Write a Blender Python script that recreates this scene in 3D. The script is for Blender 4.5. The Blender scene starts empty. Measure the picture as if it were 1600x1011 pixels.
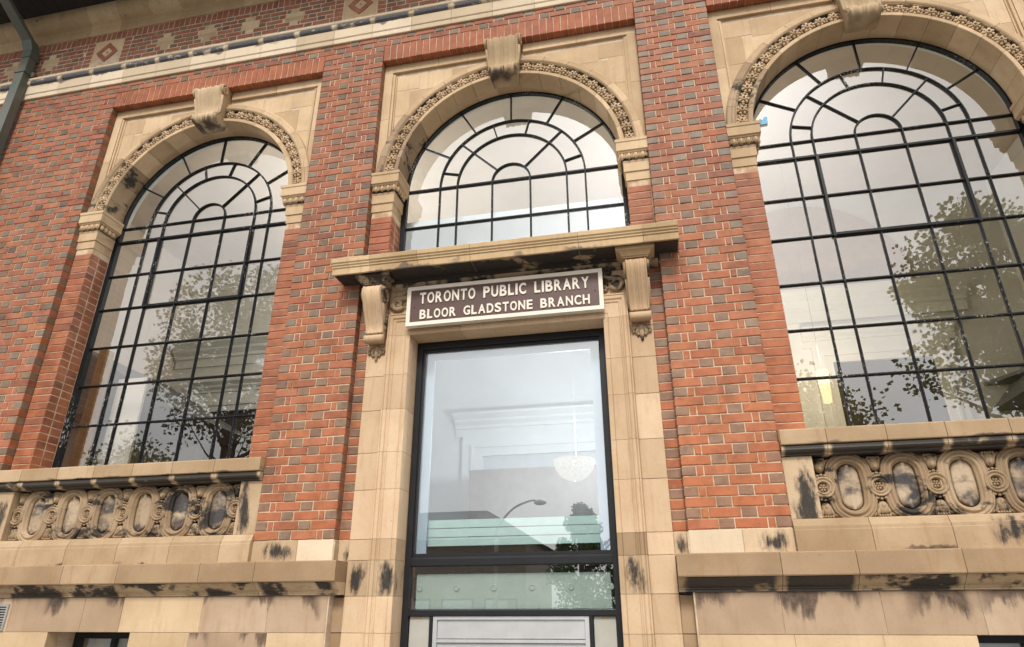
import bpy, math, random
import numpy as np
from mathutils import Matrix, Vector

random.seed(7)
rng = np.random.default_rng(7)
scene = bpy.context.scene
COL = scene.collection

# ------------------------------------------------------------------ camera
CAM = np.array([1.203, -5.258, -0.582])
YAW, PITCH, ROLL, FPX = 0.2096, 0.4161, -0.0017, 1035.33        # FPX: focal length for a 1600 px wide picture
_cy, _sy = math.cos(YAW), math.sin(YAW)
FWD = np.array([-_sy * math.cos(PITCH), _cy * math.cos(PITCH), math.sin(PITCH)])
_r = np.array([_cy, _sy, 0.0])
_u = np.cross(_r, FWD)
RGT = math.cos(ROLL) * _r + math.sin(ROLL) * _u
UPV = -math.sin(ROLL) * _r + math.cos(ROLL) * _u
cam_data = bpy.data.cameras.new('camera')
cam = bpy.data.objects.new('camera', cam_data)
COL.objects.link(cam)
cam_data.sensor_fit = 'HORIZONTAL'
cam_data.angle_x = 2 * math.atan(800 / FPX)
cam_data.clip_start = 0.05
cam_data.clip_end = 3000
M = Matrix(((RGT[0], UPV[0], -FWD[0], CAM[0]), (RGT[1], UPV[1], -FWD[1], CAM[1]), (RGT[2], UPV[2], -FWD[2], CAM[2]), (0, 0, 0, 1)))
cam.matrix_world = M
scene.camera = cam

# ------------------------------------------------------------------ world, sun, exposure (rainy bright overcast)
SUN_EL, SUN_AZ = math.radians(42), math.radians(6)             # azimuth measured from straight in front of the facade, to its right
world = bpy.data.worlds.new('World')
scene.world = world
world.use_nodes = True
wt = world.node_tree
wt.nodes.clear()
sky = wt.nodes.new('ShaderNodeTexSky')
sky.sky_type = 'NISHITA'
sky.sun_disc = False
sky.sun_elevation = SUN_EL
sky.sun_rotation = math.pi - SUN_AZ
sky.air_density = 1.0
sky.dust_density = 5.0
sky.ozone_density = 1.0
hs = wt.nodes.new('ShaderNodeHueSaturation')
hs.inputs['Saturation'].default_value = 0.18
tc = wt.nodes.new('ShaderNodeTexCoord')
nz = wt.nodes.new('ShaderNodeTexNoise')
nz.inputs['Scale'].default_value = 2.2
nz.inputs['Detail'].default_value = 5
nz.inputs['Roughness'].default_value = 0.55
cr = wt.nodes.new('ShaderNodeMapRange')
cr.inputs['From Min'].default_value = 0.32
cr.inputs['From Max'].default_value = 0.68
cr.inputs['To Min'].default_value = 0.8
cr.inputs['To Max'].default_value = 1.2
mixc = wt.nodes.new('ShaderNodeMix')
mixc.data_type = 'RGBA'
mixc.blend_type = 'MULTIPLY'
mixc.inputs['Factor'].default_value = 1.0
bg = wt.nodes.new('ShaderNodeBackground')
bg.inputs['Strength'].default_value = 0.112
wo = wt.nodes.new('ShaderNodeOutputWorld')
wt.links.new(sky.outputs['Color'], hs.inputs['Color'])
wt.links.new(tc.outputs['Generated'], nz.inputs['Vector'])
wt.links.new(nz.outputs['Fac'], cr.inputs['Value'])
cloud = wt.nodes.new('ShaderNodeMix')                            # the cloud cover evens the sky out
cloud.data_type = 'RGBA'
cloud.inputs['Factor'].default_value = 0.68
cloud.inputs['B'].default_value = (8.8, 8.75, 8.65, 1)
wt.links.new(hs.outputs['Color'], cloud.inputs['A'])
wt.links.new(cloud.outputs['Result'], mixc.inputs['A'])
wt.links.new(cr.outputs['Result'], mixc.inputs['B'])
wt.links.new(mixc.outputs['Result'], bg.inputs['Color'])
wt.links.new(bg.outputs['Background'], wo.inputs['Surface'])

sun_d = bpy.data.lights.new('sun', 'SUN')
sun_d.energy = 1.5
sun_d.angle = math.radians(10)
sun_d.color = (1.0, 0.965, 0.91)
sun = bpy.data.objects.new('sun', sun_d)
COL.objects.link(sun)
sdir = Vector((math.sin(SUN_AZ) * math.cos(SUN_EL), -math.cos(SUN_AZ) * math.cos(SUN_EL), math.sin(SUN_EL)))
sun.rotation_euler = sdir.to_track_quat('Z', 'Y').to_euler()
sun.location = (4, -12, 14)

scene.view_settings.view_transform = 'Standard'
scene.view_settings.look = 'None'
scene.view_settings.gamma = 1.0
scene.view_settings.use_curve_mapping = False
scene.view_settings.exposure = 0.6
scene.render.engine = 'CYCLES'
scene.cycles.use_denoising = True
scene.cycles.max_bounces = 10
scene.cycles.transparent_max_bounces = 16
scene.cycles.glossy_bounces = 4

# ------------------------------------------------------------------ measures (metres; z = 0 at the foot of the brick piers)
GROUND = -2.2
P = 0.733                    # pier width
W = 2.8246                   # window recess width
BAY = P + W
C = 0.078655                 # brick course
JT = 0.0100                  # mortar joint
H = 66 * C                   # foot of the soldier courses
RY = 0.085                   # depth of the recess
WINY = 0.355                 # window frames
SPR = 3.607                  # springing of the arches
XL, XR = -8.4, 7.5           # ends of the facade
BAYS = (-BAY, 0.0, BAY)

# ------------------------------------------------------------------ node helpers
class G:
    def __init__(s, name):
        s.m = bpy.data.materials.new(name)
        s.m.use_nodes = True
        s.t = s.m.node_tree
        s.t.nodes.clear()
        s.out = s.t.nodes.new('ShaderNodeOutputMaterial')
    def n(s, kind, out=None, props=None, **inp):
        nd = s.t.nodes.new('ShaderNode' + kind)
        for k, v in (props or {}).items():
            setattr(nd, k, v)
        for k, v in inp.items():
            key = int(k[1:]) if k[0] == 'i' and k[1:].isdigit() else k.replace('_', ' ')
            s.set(nd.inputs[key], v)
        if out is None:
            return nd.outputs[0]
        return nd.outputs[out]
    def set(s, sock, v):
        if hasattr(v, 'is_output'):
            s.t.links.new(v, sock)
        elif isinstance(v, (tuple, list)) and len(v) == 3 and sock.type == 'RGBA':
            sock.default_value = (*v, 1)
        else:
            sock.default_value = v
    def math(s, op, a, b=0.0, c=0.0, clamp=False):
        return s.n('Math', props={'operation': op, 'use_clamp': clamp}, i0=a, i1=b, i2=c)
    def noise(s, vec, scale, detail=3, rough=0.55, dist=0.0):
        return s.n('TexNoise', 'Fac', Vector=vec, Scale=scale, Detail=detail, Roughness=rough, Distortion=dist)
    def scaled(s, vec, sc):
        return s.n('VectorMath', props={'operation': 'MULTIPLY'}, i0=vec, i1=sc)
    def ramp(s, v, a, b, lo=0.0, hi=1.0):
        return s.n('MapRange', props={'interpolation_type': 'SMOOTHSTEP'}, Value=v, From_Min=a, From_Max=b, To_Min=lo, To_Max=hi)
    def mix(s, f, a, b, blend='MIX'):
        nd = s.t.nodes.new('ShaderNodeMix')
        nd.data_type = 'RGBA'
        nd.blend_type = blend
        nd.clamp_factor = True
        s.set(nd.inputs[0], f)
        s.set(nd.inputs[6], a)
        s.set(nd.inputs[7], b)
        return nd.outputs[2]
    def pos(s):
        return s.n('NewGeometry', 'Position')
    def rnd(s):
        a = s.n('ObjectInfo', 'Random')
        b = s.n('NewGeometry', 'Random Per Island')
        return s.math('FRACT', s.math('ADD', s.math('MULTIPLY', a, 1.0), b))
    def bump(s, h, strength, dist):
        return s.n('Bump', Height=h, Strength=strength, Distance=dist)
    def bsdf(s, **inp):
        o = s.n('BsdfPrincipled', **inp)
        s.t.links.new(o, s.out.inputs['Surface'])
        return s.m

def mat_brick(name, cols, newer=None, sheen=0.62):
    g = G(name)
    p = g.pos()
    r = g.rnd()
    ra = g.n('ValToRGB', Fac=r)
    cr = ra.node.color_ramp
    for k in range(len(cols) - 2):
        cr.elements.new(0.5)
    for k, c in enumerate(cols):
        cr.elements[k].position = k / (len(cols) - 1)
        cr.elements[k].color = (*c, 1)
    big = g.noise(p, 0.9, 3, 0.6)
    mid = g.noise(p, 9.0, 4, 0.6)
    fine = g.noise(p, 95.0, 3, 0.6)
    c1 = g.mix(g.ramp(big, 0.38, 0.66), ra, g.mix(0.4, ra, (0.30, 0.12, 0.065)))
    if newer:                                    # the lower courses were relaid in fresher, more orange brick
        zz = g.n('SeparateXYZ', 'Z', Vector=p)
        xx = g.n('SeparateXYZ', 'X', Vector=p)
        low = g.math('MULTIPLY', g.ramp(g.math('ADD', zz, g.math('MULTIPLY', g.math('SUBTRACT', big, 0.5), 2.0)), 3.0, 0.4), g.ramp(xx, -3.2, 1.6, 0.45, 1.0))
        c1 = g.mix(g.math('MULTIPLY', low, 0.75), c1, g.mix(0.3, newer, ra))
    c2 = g.mix(g.ramp(mid, 0.35, 0.72, 0.0, 0.75), c1, g.mix(1.0, c1, (0.66, 0.62, 0.62), 'MULTIPLY'))
    c3 = g.mix(g.ramp(fine, 0.5, 0.8, 0.0, 0.45), c2, g.mix(1.0, c2, (0.55, 0.52, 0.52), 'MULTIPLY'))
    grime = g.noise(p, 2.6, 5, 0.65)
    c3 = g.mix(g.ramp(grime, 0.5, 0.72, 0.0, 0.75), c3, g.mix(1.0, c3, (0.56, 0.54, 0.54), 'MULTIPLY'))
    # pale lime bloom left on some faces
    bloom = g.math('MULTIPLY', g.ramp(g.noise(g.scaled(p, (3, 3, 7)), 3.2, 5, 0.65), 0.58, 0.78), 0.22)
    c4 = g.mix(bloom, c3, (0.46, 0.36, 0.29))
    return g.bsdf(Base_Color=c4, Roughness=sheen, Specular_IOR_Level=0.3, Normal=g.bump(g.math('ADD', mid, fine), 0.5, 0.005))

def mat_mortar(name, col, tan):
    g = G(name)
    p = g.pos()
    n = g.noise(p, 5.5, 5, 0.7)
    f = g.noise(p, 140, 2, 0.5)
    c = g.mix(g.ramp(n, 0.42, 0.6), col, tan)
    c = g.mix(g.ramp(f, 0.45, 0.7, 0.0, 0.4), c, g.mix(1.0, c, (0.6, 0.58, 0.55), 'MULTIPLY'))
    return g.bsdf(Base_Color=c, Roughness=0.92, Normal=g.bump(f, 0.5, 0.003))

def mat_stone(name, a, b, soot=0.0, patch=0.0, streak=0.35, ends=False, top=0.0, bot=0.0, rough=0.8, soft=0.12, crust=((0.006, 0.0055, 0.006), (0.021, 0.018, 0.018))):
    """pale terracotta stone; soot: general black crust, patch: share of stones with one own blotch, under: crust on faces looking down"""
    g = G(name)
    p = g.pos()
    r = g.n('ObjectInfo', 'Random')
    big = g.noise(p, 2.3, 4, 0.6)
    grain = g.noise(p, 60, 4, 0.6)
    c = g.mix(g.ramp(big, 0.3, 0.7), a, b)
    tone = g.ramp(r, 0.0, 1.0, 0.83, 1.08)
    c = g.mix(1.0, c, g.n('CombineColor', Red=tone, Green=g.math('POWER', tone, 1.15), Blue=g.math('POWER', tone, 1.4)), 'MULTIPLY')
    c = g.mix(g.ramp(grain, 0.5, 0.78, 0.0, 0.3), c, g.mix(1.0, c, (0.62, 0.55, 0.46), 'MULTIPLY'))
    if streak:
        st = g.noise(g.scaled(p, (11, 11, 1.6)), 1.6, 5, 0.62)
        c = g.mix(g.math('MULTIPLY', g.ramp(st, 0.5, 0.74), streak), c, (0.30, 0.17, 0.075))
    sootc = g.mix(g.ramp(grain, 0.35, 0.7), *crust)
    gen = g.n('TexCoord', 'Generated')
    gx, gz = g.n('SeparateXYZ', 'X', Vector=gen), g.n('SeparateXYZ', 'Z', Vector=gen)
    ragged = g.noise(g.scaled(p, (1, 1, 1)), 14, 5, 0.7)
    if soot:
        nn = g.math('ADD', g.noise(g.scaled(p, (1.1, 1.1, 2.2)), 2.6, 4, 0.6, 0.4), g.math('MULTIPLY', g.math('SUBTRACT', ragged, 0.5), 0.35))
        lo = 0.72 - 0.5 * soot
        mk = g.math('MULTIPLY', g.ramp(nn, lo, lo + soft), 0.94)
        if ends:                                 # clean stone beside the joints
            d_end = g.math('SUBTRACT', 0.5, g.math('ABSOLUTE', g.math('SUBTRACT', gx, 0.5)))
            mk = g.math('MULTIPLY', mk, g.ramp(g.math('ADD', d_end, g.math('MULTIPLY', g.math('SUBTRACT', ragged, 0.5), 0.12)), 0.02, 0.10))
        c = g.mix(mk, c, sootc)
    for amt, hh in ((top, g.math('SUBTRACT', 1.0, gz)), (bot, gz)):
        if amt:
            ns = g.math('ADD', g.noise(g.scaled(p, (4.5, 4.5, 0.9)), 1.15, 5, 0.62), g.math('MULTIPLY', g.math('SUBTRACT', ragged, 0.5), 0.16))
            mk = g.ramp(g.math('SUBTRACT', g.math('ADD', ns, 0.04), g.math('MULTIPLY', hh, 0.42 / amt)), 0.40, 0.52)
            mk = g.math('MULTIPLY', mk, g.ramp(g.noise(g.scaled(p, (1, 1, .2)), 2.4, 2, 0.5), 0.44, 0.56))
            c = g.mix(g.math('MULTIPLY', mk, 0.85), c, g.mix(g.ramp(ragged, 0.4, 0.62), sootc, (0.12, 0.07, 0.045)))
    if patch:
        r2 = g.math('FRACT', g.math('MULTIPLY', r, 7.31))
        r3 = g.math('FRACT', g.math('MULTIPLY', r, 13.7))
        ctr = g.n('CombineXYZ', X=g.math('ADD', 0.22, g.math('MULTIPLY', r3, 0.56)), Y=0.5, Z=g.math('ADD', 0.35, g.math('MULTIPLY', r2, 0.3)))
        dv = g.scaled(g.n('VectorMath', props={'operation': 'SUBTRACT'}, i0=gen, i1=ctr), (0.95, 0.0, 0.62))
        dl = g.n('VectorMath', 'Value', props={'operation': 'LENGTH'}, i0=dv)
        dl = g.math('ADD', dl, g.math('MULTIPLY', g.math('SUBTRACT', g.noise(g.scaled(p, (1.7, 1.7, 0.6)), 5.5, 7, 0.7), 0.5), 1.55))
        on = g.math('GREATER_THAN', g.math('FRACT', g.math('MULTIPLY', r, 3.17)), 1.0 - patch)
        mk = g.math('MULTIPLY', g.ramp(dl, 0.38, 0.04), on)
        c = g.mix(g.math('MULTIPLY', mk, 0.95), c, g.mix(g.ramp(dl, 0.1, 0.3), sootc, (0.13, 0.07, 0.045)))
    pit = g.ramp(g.noise(p, 34, 3, 0.7), 0.64, 0.74)
    c = g.mix(g.math('MULTIPLY', pit, 0.35), c, (0.2, 0.13, 0.075))
    h = g.math('SUBTRACT', g.math('ADD', g.math('MULTIPLY', grain, 0.6), g.math('MULTIPLY', big, 0.5)), g.math('MULTIPLY', pit, 0.5))
    return g.bsdf(Base_Color=c, Roughness=rough, Normal=g.bump(h, 0.35, 0.004))

def mat_plain(name, col, rough=0.6, metal=0.0, var=0.12, scale=8.0, spec=0.5):
    g = G(name)
    p = g.pos()
    n = g.noise(p, scale, 4, 0.6)
    c = g.mix(g.ramp(n, 0.3, 0.7), tuple(x * (1 - var) for x in col), tuple(min(1, x * (1 + var)) for x in col))
    return g.bsdf(Base_Color=c, Roughness=rough, Metallic=metal, Specular_IOR_Level=spec, Normal=g.bump(n, 0.08, 0.002))

def mat_flaking(name):
    g = G(name)
    p = g.pos()
    zone = g.noise(p, 1.7, 3, 0.6)
    fl = g.noise(g.scaled(p, (1.0, 1.0, 0.45)), 75, 4, 0.72)
    m = g.ramp(g.math('ADD', fl, g.math('MULTIPLY', g.math('SUBTRACT', zone, 0.5), 0.6)), 0.64, 0.70)
    c = g.mix(m, (0.009, 0.0095, 0.011), (0.5, 0.49, 0.46))
    return g.bsdf(Base_Color=c, Specular_IOR_Level=0.22, Roughness=g.ramp(m, 0, 1, 0.45, 0.8), Normal=g.bump(m, 0.3, 0.002))

def mat_glass(name, r0=0.1, tint=(0.93, 0.96, 0.95), wav=0.02):
    g = G(name)
    p = g.pos()
    lw = g.n('LayerWeight', 'Facing', Blend=0.5)
    fac = g.math('ADD', r0, g.math('MULTIPLY', g.math('POWER', lw, 4.0), 0.9 - r0), clamp=True)
    wob = g.noise(p, 2.4, 2, 0.5)
    nrm = g.bump(wob, wav, 0.05)
    dust = g.ramp(g.noise(p, 30, 5, 0.75), 0.66, 0.76, 0.0, 0.12)
    tr = g.n('BsdfTransparent', Color=tint)
    gl = g.n('BsdfGlossy', Color=(1, 1, 1), Roughness=0.0, Normal=nrm)
    df = g.n('BsdfDiffuse', Color=(0.62, 0.62, 0.58))
    m1 = g.n('MixShader', i0=fac, i1=tr, i2=gl)
    m2 = g.n('MixShader', i0=dust, i1=m1, i2=df)
    g.t.links.new(m2, g.out.inputs['Surface'])
    return g.m

def mat_emit(name, col, strength):
    g = G(name)
    e = g.n('Emission', Color=col, Strength=strength)
    g.t.links.new(e, g.out.inputs['Surface'])
    return g.m

def mat_leaf(name, cols):
    g = G(name)
    r = g.n('NewGeometry', 'Random Per Island')
    ra = g.n('ValToRGB', Fac=r)
    ra.node.color_ramp.elements[0].color = (*cols[0], 1)
    ra.node.color_ramp.elements[1].color = (*cols[1], 1)
    d = g.n('BsdfPrincipled', Base_Color=ra, Roughness=0.55)
    t = g.n('BsdfTranslucent', Color=ra)
    mx = g.n('MixShader', i0=0.3, i1=d, i2=t)
    g.t.links.new(mx, g.out.inputs['Surface'])
    return g.m

REDS = [(0.33, 0.118, 0.066), (0.40, 0.138, 0.07), (0.41, 0.17, 0.095), (0.36, 0.112, 0.058), (0.25, 0.094, 0.06), (0.42, 0.165, 0.08), (0.38, 0.122, 0.056), (0.37, 0.15, 0.092)]
MT = dict(
    brick=mat_brick('red_brick', REDS, (0.56, 0.182, 0.066)),
    header=mat_brick('grey_header_brick', [(0.19, 0.148, 0.105), (0.24, 0.19, 0.135), (0.14, 0.10, 0.07), (0.23, 0.165, 0.108), (0.21, 0.172, 0.126), (0.20, 0.13, 0.082)], (0.40, 0.20, 0.115), sheen=0.5),
    soldier=mat_brick('orange_soldier_brick', [(0.37, 0.115, 0.055), (0.42, 0.135, 0.062), (0.33, 0.10, 0.052)]),
    frieze=mat_brick('plum_frieze_brick', [(0.33, 0.12, 0.072), (0.39, 0.15, 0.088), (0.29, 0.11, 0.072)]),
    mortar=mat_mortar('sandy_mortar', (0.64, 0.49, 0.34), (0.44, 0.27, 0.155)),
    palemortar=mat_mortar('pale_mortar', (0.62, 0.49, 0.35), (0.48, 0.35, 0.235)),
    stone=mat_stone('pale_terracotta_stone', (0.60, 0.435, 0.265), (0.50, 0.345, 0.2), patch=0.0, streak=0.25),
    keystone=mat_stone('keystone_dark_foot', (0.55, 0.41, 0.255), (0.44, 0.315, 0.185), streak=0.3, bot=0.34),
    jamb=mat_stone('terracotta_jamb_stone', (0.63, 0.455, 0.29), (0.56, 0.385, 0.235), patch=0.0, streak=0.3),
    carved=mat_stone('weathered_carved_stone', (0.43, 0.305, 0.185), (0.31, 0.212, 0.125), soot=0.40, streak=0.3),
    carvedark=mat_stone('sooted_carved_stone', (0.42, 0.31, 0.2), (0.28, 0.205, 0.135), soot=0.62, streak=0.4),
    ovalfield=mat_stone('sooted_oval_stone', (0.5, 0.38, 0.25), (0.42, 0.31, 0.2), soot=0.66, bot=0.6, streak=0.2, rough=0.6, soft=0.24, crust=((0.016, 0.016, 0.021), (0.035, 0.035, 0.042))),
    sootmould=mat_stone('black_crusted_stone', (0.50, 0.37, 0.23), (0.38, 0.27, 0.16), soot=0.86, streak=0.4, rough=0.55, ends=True),
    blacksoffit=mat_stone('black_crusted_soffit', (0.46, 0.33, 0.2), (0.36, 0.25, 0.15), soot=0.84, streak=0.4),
    midmould=mat_stone('half_crusted_stone', (0.54, 0.40, 0.255), (0.44, 0.315, 0.19), soot=0.56, streak=0.45, ends=True),
    ledge=mat_stone('brown_washed_stone', (0.41, 0.28, 0.165), (0.32, 0.21, 0.118), patch=0.0, streak=0.6),
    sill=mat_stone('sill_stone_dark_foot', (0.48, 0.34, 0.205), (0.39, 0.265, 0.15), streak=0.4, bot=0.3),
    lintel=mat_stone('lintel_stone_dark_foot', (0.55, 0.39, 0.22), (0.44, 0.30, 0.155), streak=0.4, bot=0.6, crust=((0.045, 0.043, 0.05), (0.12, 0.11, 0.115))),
    patchstone=mat_stone('blotched_stone', (0.47, 0.335, 0.20), (0.38, 0.26, 0.148), patch=0.5, streak=0.4),
    ashlar=mat_stone('streaked_ashlar_stone', (0.50, 0.36, 0.245), (0.41, 0.285, 0.185), streak=0.35, top=1.1),
    string=mat_stone('pale_string_stone', (0.66, 0.53, 0.37), (0.60, 0.475, 0.33), soot=0.0, streak=0.12),
    stringface=mat_stone('pale_string_stone_dark_head', (0.66, 0.54, 0.39), (0.60, 0.475, 0.33), streak=0.12, top=0.42, crust=((0.05, 0.05, 0.065), (0.12, 0.115, 0.13))),
    cove=mat_stone('ochre_cove_stone', (0.58, 0.44, 0.27), (0.47, 0.34, 0.2), soot=0.12, streak=0.4),
    patchblock=mat_stone('blotched_end_stone', (0.58, 0.43, 0.275), (0.49, 0.35, 0.21), patch=1.0, streak=0.15),
    black=mat_flaking('flaking_black_paint'),
    blackmetal=mat_plain('black_painted_metal', (0.013, 0.0135, 0.015), 0.42, spec=0.3),
    glass=mat_glass('old_window_glass', 0.18, wav=0.006),
    doorglass=mat_glass('tall_door_glass', 0.25, (0.84, 0.91, 0.95), 0.003),
    signbrown=mat_plain('brown_sign_enamel', (0.082, 0.034, 0.024), 0.5),
    signcream=mat_plain('cream_sign_paint', (0.74, 0.66, 0.55), 0.5, var=0.05),
    alu=mat_plain('brushed_aluminium', (0.62, 0.62, 0.62), 0.35, 0.6, var=0.05),
    white=mat_plain('white_plaster', (0.74, 0.74, 0.70), 0.7, var=0.04, scale=2),
    hall=mat_plain('cool_white_hall_paint', (0.66, 0.71, 0.75), 0.6, var=0.03, scale=2),
    cream=mat_plain('cream_plaster', (0.66, 0.58, 0.50), 0.7, var=0.05, scale=2),
    warmlit=mat_plain('warm_lit_arch_panel', (0.50, 0.36, 0.25), 0.6, var=0.12, scale=3),
    tan=mat_plain('tan_wood', (0.42, 0.24, 0.09), 0.5, var=0.2),
    grey=mat_plain('grey_bulkhead_paint', (0.16, 0.16, 0.165), 0.6),
    dark=mat_plain('dark_opening_shade', (0.05, 0.038, 0.027), 0.7),
    floor=mat_plain('brown_floor', (0.25, 0.2, 0.15), 0.5),
    palegreen=mat_plain('pale_green_panel_paint', (0.50, 0.54, 0.44), 0.4, var=0.04),
    palegrey=mat_plain('pale_grey_panel_paint', (0.42, 0.40, 0.35), 0.5, var=0.05),
    frost=mat_plain('frosted_green_film', (0.60, 0.73, 0.64), 0.3, var=0.05),
    copper=mat_stone('weathered_green_copper', (0.065, 0.092, 0.075), (0.11, 0.105, 0.085), streak=0.3, rough=0.4),
    soffit=mat_plain('black_eaves_boards', (0.012, 0.011, 0.010), 0.7),
    bluegrey=mat_plain('pale_blue_grey', (0.50, 0.56, 0.62), 0.5, var=0.03),
    vent=mat_plain('grey_vent_metal', (0.42, 0.41, 0.38), 0.4, 0.5),
    bark=mat_plain('grey_brown_bark', (0.13, 0.095, 0.07), 0.9, var=0.4, scale=20),
    leaf=mat_leaf('maple_leaf_green', ((0.09, 0.12, 0.018), (0.20, 0.22, 0.035))),
    conifer=mat_leaf('dark_shrub_green', ((0.05, 0.10, 0.02), (0.12, 0.20, 0.04))),
    asphalt=mat_plain('grey_asphalt', (0.05, 0.05, 0.052), 0.8),
    paving=mat_plain('concrete_paving', (0.32, 0.31, 0.29), 0.85),
    shopwall=mat_plain('beige_shop_wall', (0.36, 0.31, 0.25), 0.8),
    shoproof=mat_plain('grey_shop_roof', (0.14, 0.13, 0.12), 0.8),
    bluepaint=mat_plain('sky_blue_paint', (0.16, 0.45, 0.68), 0.6, var=.2, scale=40),
    bulb=mat_emit('bright_bulb', (1.0, 0.93, 0.8), 60),
)
gl = G('woven_white_lamp_glass')
_p = gl.pos()
_e = gl.n('Emission', Color=(1.0, 0.95, 0.86), Strength=gl.ramp(gl.noise(_p, 60, 3, 0.6), 0.3, 0.7, 0.55, 0.95))
_d = gl.n('BsdfPrincipled', Base_Color=(0.8, 0.78, 0.72), Roughness=0.4)
gl.t.links.new(gl.n('MixShader', i0=0.55, i1=_d, i2=_e), gl.out.inputs['Surface'])
MT['lampglass'] = gl.m
gl = G('amber_lamp_glass')
_e = gl.n('Emission', Color=(1.0, 0.72, 0.38), Strength=1.1)
gl.t.links.new(_e, gl.out.inputs['Surface'])
MT['amber'] = gl.m

# ------------------------------------------------------------------ mesh helpers
class MB:
    def __init__(s):
        s.v, s.f = [], []
    def add(s, v, f):
        o = len(s.v)
        s.v += [tuple(map(float, q)) for q in v]
        s.f += [tuple(i + o for i in q) for q in f]
        return s
    def box(s, x0, x1, y0, y1, z0, z1):
        return s.add([(x0, y0, z0), (x1, y0, z0), (x1, y1, z0), (x0, y1, z0), (x0, y0, z1), (x1, y0, z1), (x1, y1, z1), (x0, y1, z1)],
                     [(0, 1, 5, 4), (1, 2, 6, 5), (2, 3, 7, 6), (3, 0, 4, 7), (4, 5, 6, 7), (3, 2, 1, 0)])
    def block(s, x0, x1, z0, z1, yf, yb, ch=0.004, jit=0.0012):
        """a stone or brick: box whose front (-y) edges are chamfered"""
        j = lambda: random.uniform(-jit, jit)
        F = [(x0 + ch + j(), yf + j() * .5, z0 + ch + j()), (x1 - ch + j(), yf + j() * .5, z0 + ch + j()), (x1 - ch + j(), yf + j() * .5, z1 - ch + j()), (x0 + ch + j(), yf + j() * .5, z1 - ch + j())]
        Q = [(x0, yf + ch, z0), (x1, yf + ch, z0), (x1, yf + ch, z1), (x0, yf + ch, z1)]
        B = [(x0, yb, z0), (x1, yb, z0), (x1, yb, z1), (x0, yb, z1)]
        f = [(0, 1, 2, 3), (8, 11, 10, 9)]
        for i in range(4):
            k = (i + 1) % 4
            f += [(i, 4 + i, 4 + k, k), (4 + i, 8 + i, 8 + k, 4 + k)]
        return s.add(F + Q + B, f)
    def prism(s, pts, y0, y1):
        """closed polygon in the xz plane, given thickness from y0 (front) to y1"""
        n = len(pts)
        v = [(x, y0, z) for x, z in pts] + [(x, y1, z) for x, z in pts]
        f = [tuple(range(n)), tuple(range(2 * n - 1, n - 1, -1))]
        f += [(i, n + i, n + (i + 1) % n, (i + 1) % n) for i in range(n)]
        return s.add(v, f)
    def run(s, prof, x0, x1):
        """closed (y, z) profile extruded along x"""
        n = len(prof)
        v = [(x0, y, z) for y, z in prof] + [(x1, y, z) for y, z in prof]
        f = [tuple(range(n)), tuple(range(2 * n - 1, n - 1, -1))]
        f += [(i, n + i, n + (i + 1) % n, (i + 1) % n) for i in range(n)]
        return s.add(v, f)
    def rise(s, prof, z0, z1):
        """closed (x, y) profile extruded along z"""
        n = len(prof)
        v = [(x, y, z0) for x, y in prof] + [(x, y, z1) for x, y in prof]
        f = [tuple(range(n)), tuple(range(2 * n - 1, n - 1, -1))]
        f += [(i, n + i, n + (i + 1) % n, (i + 1) % n) for i in range(n)]
        return s.add(v, f)
    def rings(s, rings, closed_prof=True, caps=True, loop=False):
        n, m = len(rings[0]), len(rings)
        v = [q for r in rings for q in r]
        f = []
        for a in range(m if loop else m - 1):
            b = (a + 1) % m
            for i in range(n if closed_prof else n - 1):
                k = (i + 1) % n
                f.append((a * n + i, a * n + k, b * n + k, b * n + i))
        if caps and not loop:
            f += [tuple(range(n - 1, -1, -1)), tuple((m - 1) * n + i for i in range(n))]
        return s.add(v, f)
    def arc(s, prof, cx, cz, a0, a1, seg, caps=True):
        """closed (r, y) profile swept round (cx, cz) from angle a0 to a1 in the xz plane"""
        R = []
        for k in range(seg + 1):
            a = a0 + (a1 - a0) * k / seg
            R.append([(cx + r * math.cos(a), y, cz + r * math.sin(a)) for r, y in prof])
        return s.rings(R, True, caps)
    def tube(s, pts, rad, n=6, up=(0, 1, 0)):
        R = []
        pts = [Vector(q) for q in pts]
        for i, q in enumerate(pts):
            d = (pts[min(i + 1, len(pts) - 1)] - pts[max(i - 1, 0)]).normalized()
            a = d.cross(Vector(up))
            a = a.normalized() if a.length > 1e-4 else d.orthogonal().normalized()
            b = d.cross(a)
            rr = rad[i] if isinstance(rad, (list, tuple)) else rad
            R.append([tuple(q + a * rr * math.cos(t * 2 * math.pi / n) + b * rr * math.sin(t * 2 * math.pi / n)) for t in range(n)])
        return s.rings(R)
    def lump(s, c, r, n=7, m=4, rot=0.0):
        """ellipsoid, turned by rot in the xz plane"""
        ca, sa = math.cos(rot), math.sin(rot)
        R = []
        v = []
        for a in range(m + 1):
            th = math.pi * a / m
            for b in range(n):
                ph = 2 * math.pi * b / n
                x, y, z = r[0] * math.sin(th) * math.cos(ph), r[1] * math.sin(th) * math.sin(ph), r[2] * math.cos(th)
                v.append((c[0] + x * ca - z * sa, c[1] + y, c[2] + x * sa + z * ca))
        f = []
        for a in range(m):
            for b in range(n):
                k = (b + 1) % n
                f.append((a * n + b, a * n + k, (a + 1) * n + k, (a + 1) * n + b))
        return s.add(v, f)
    def mesh(s, name, m=None, smooth=False):
        me = bpy.data.meshes.new(name)
        me.from_pydata(s.v, [], s.f)
        me.validate(clean_customdata=False)
        if m is not None:
            me.materials.append(m)
        if smooth:
            me.polygons.foreach_set('use_smooth', [True] * len(me.polygons))
        me.update()
        return me

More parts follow.
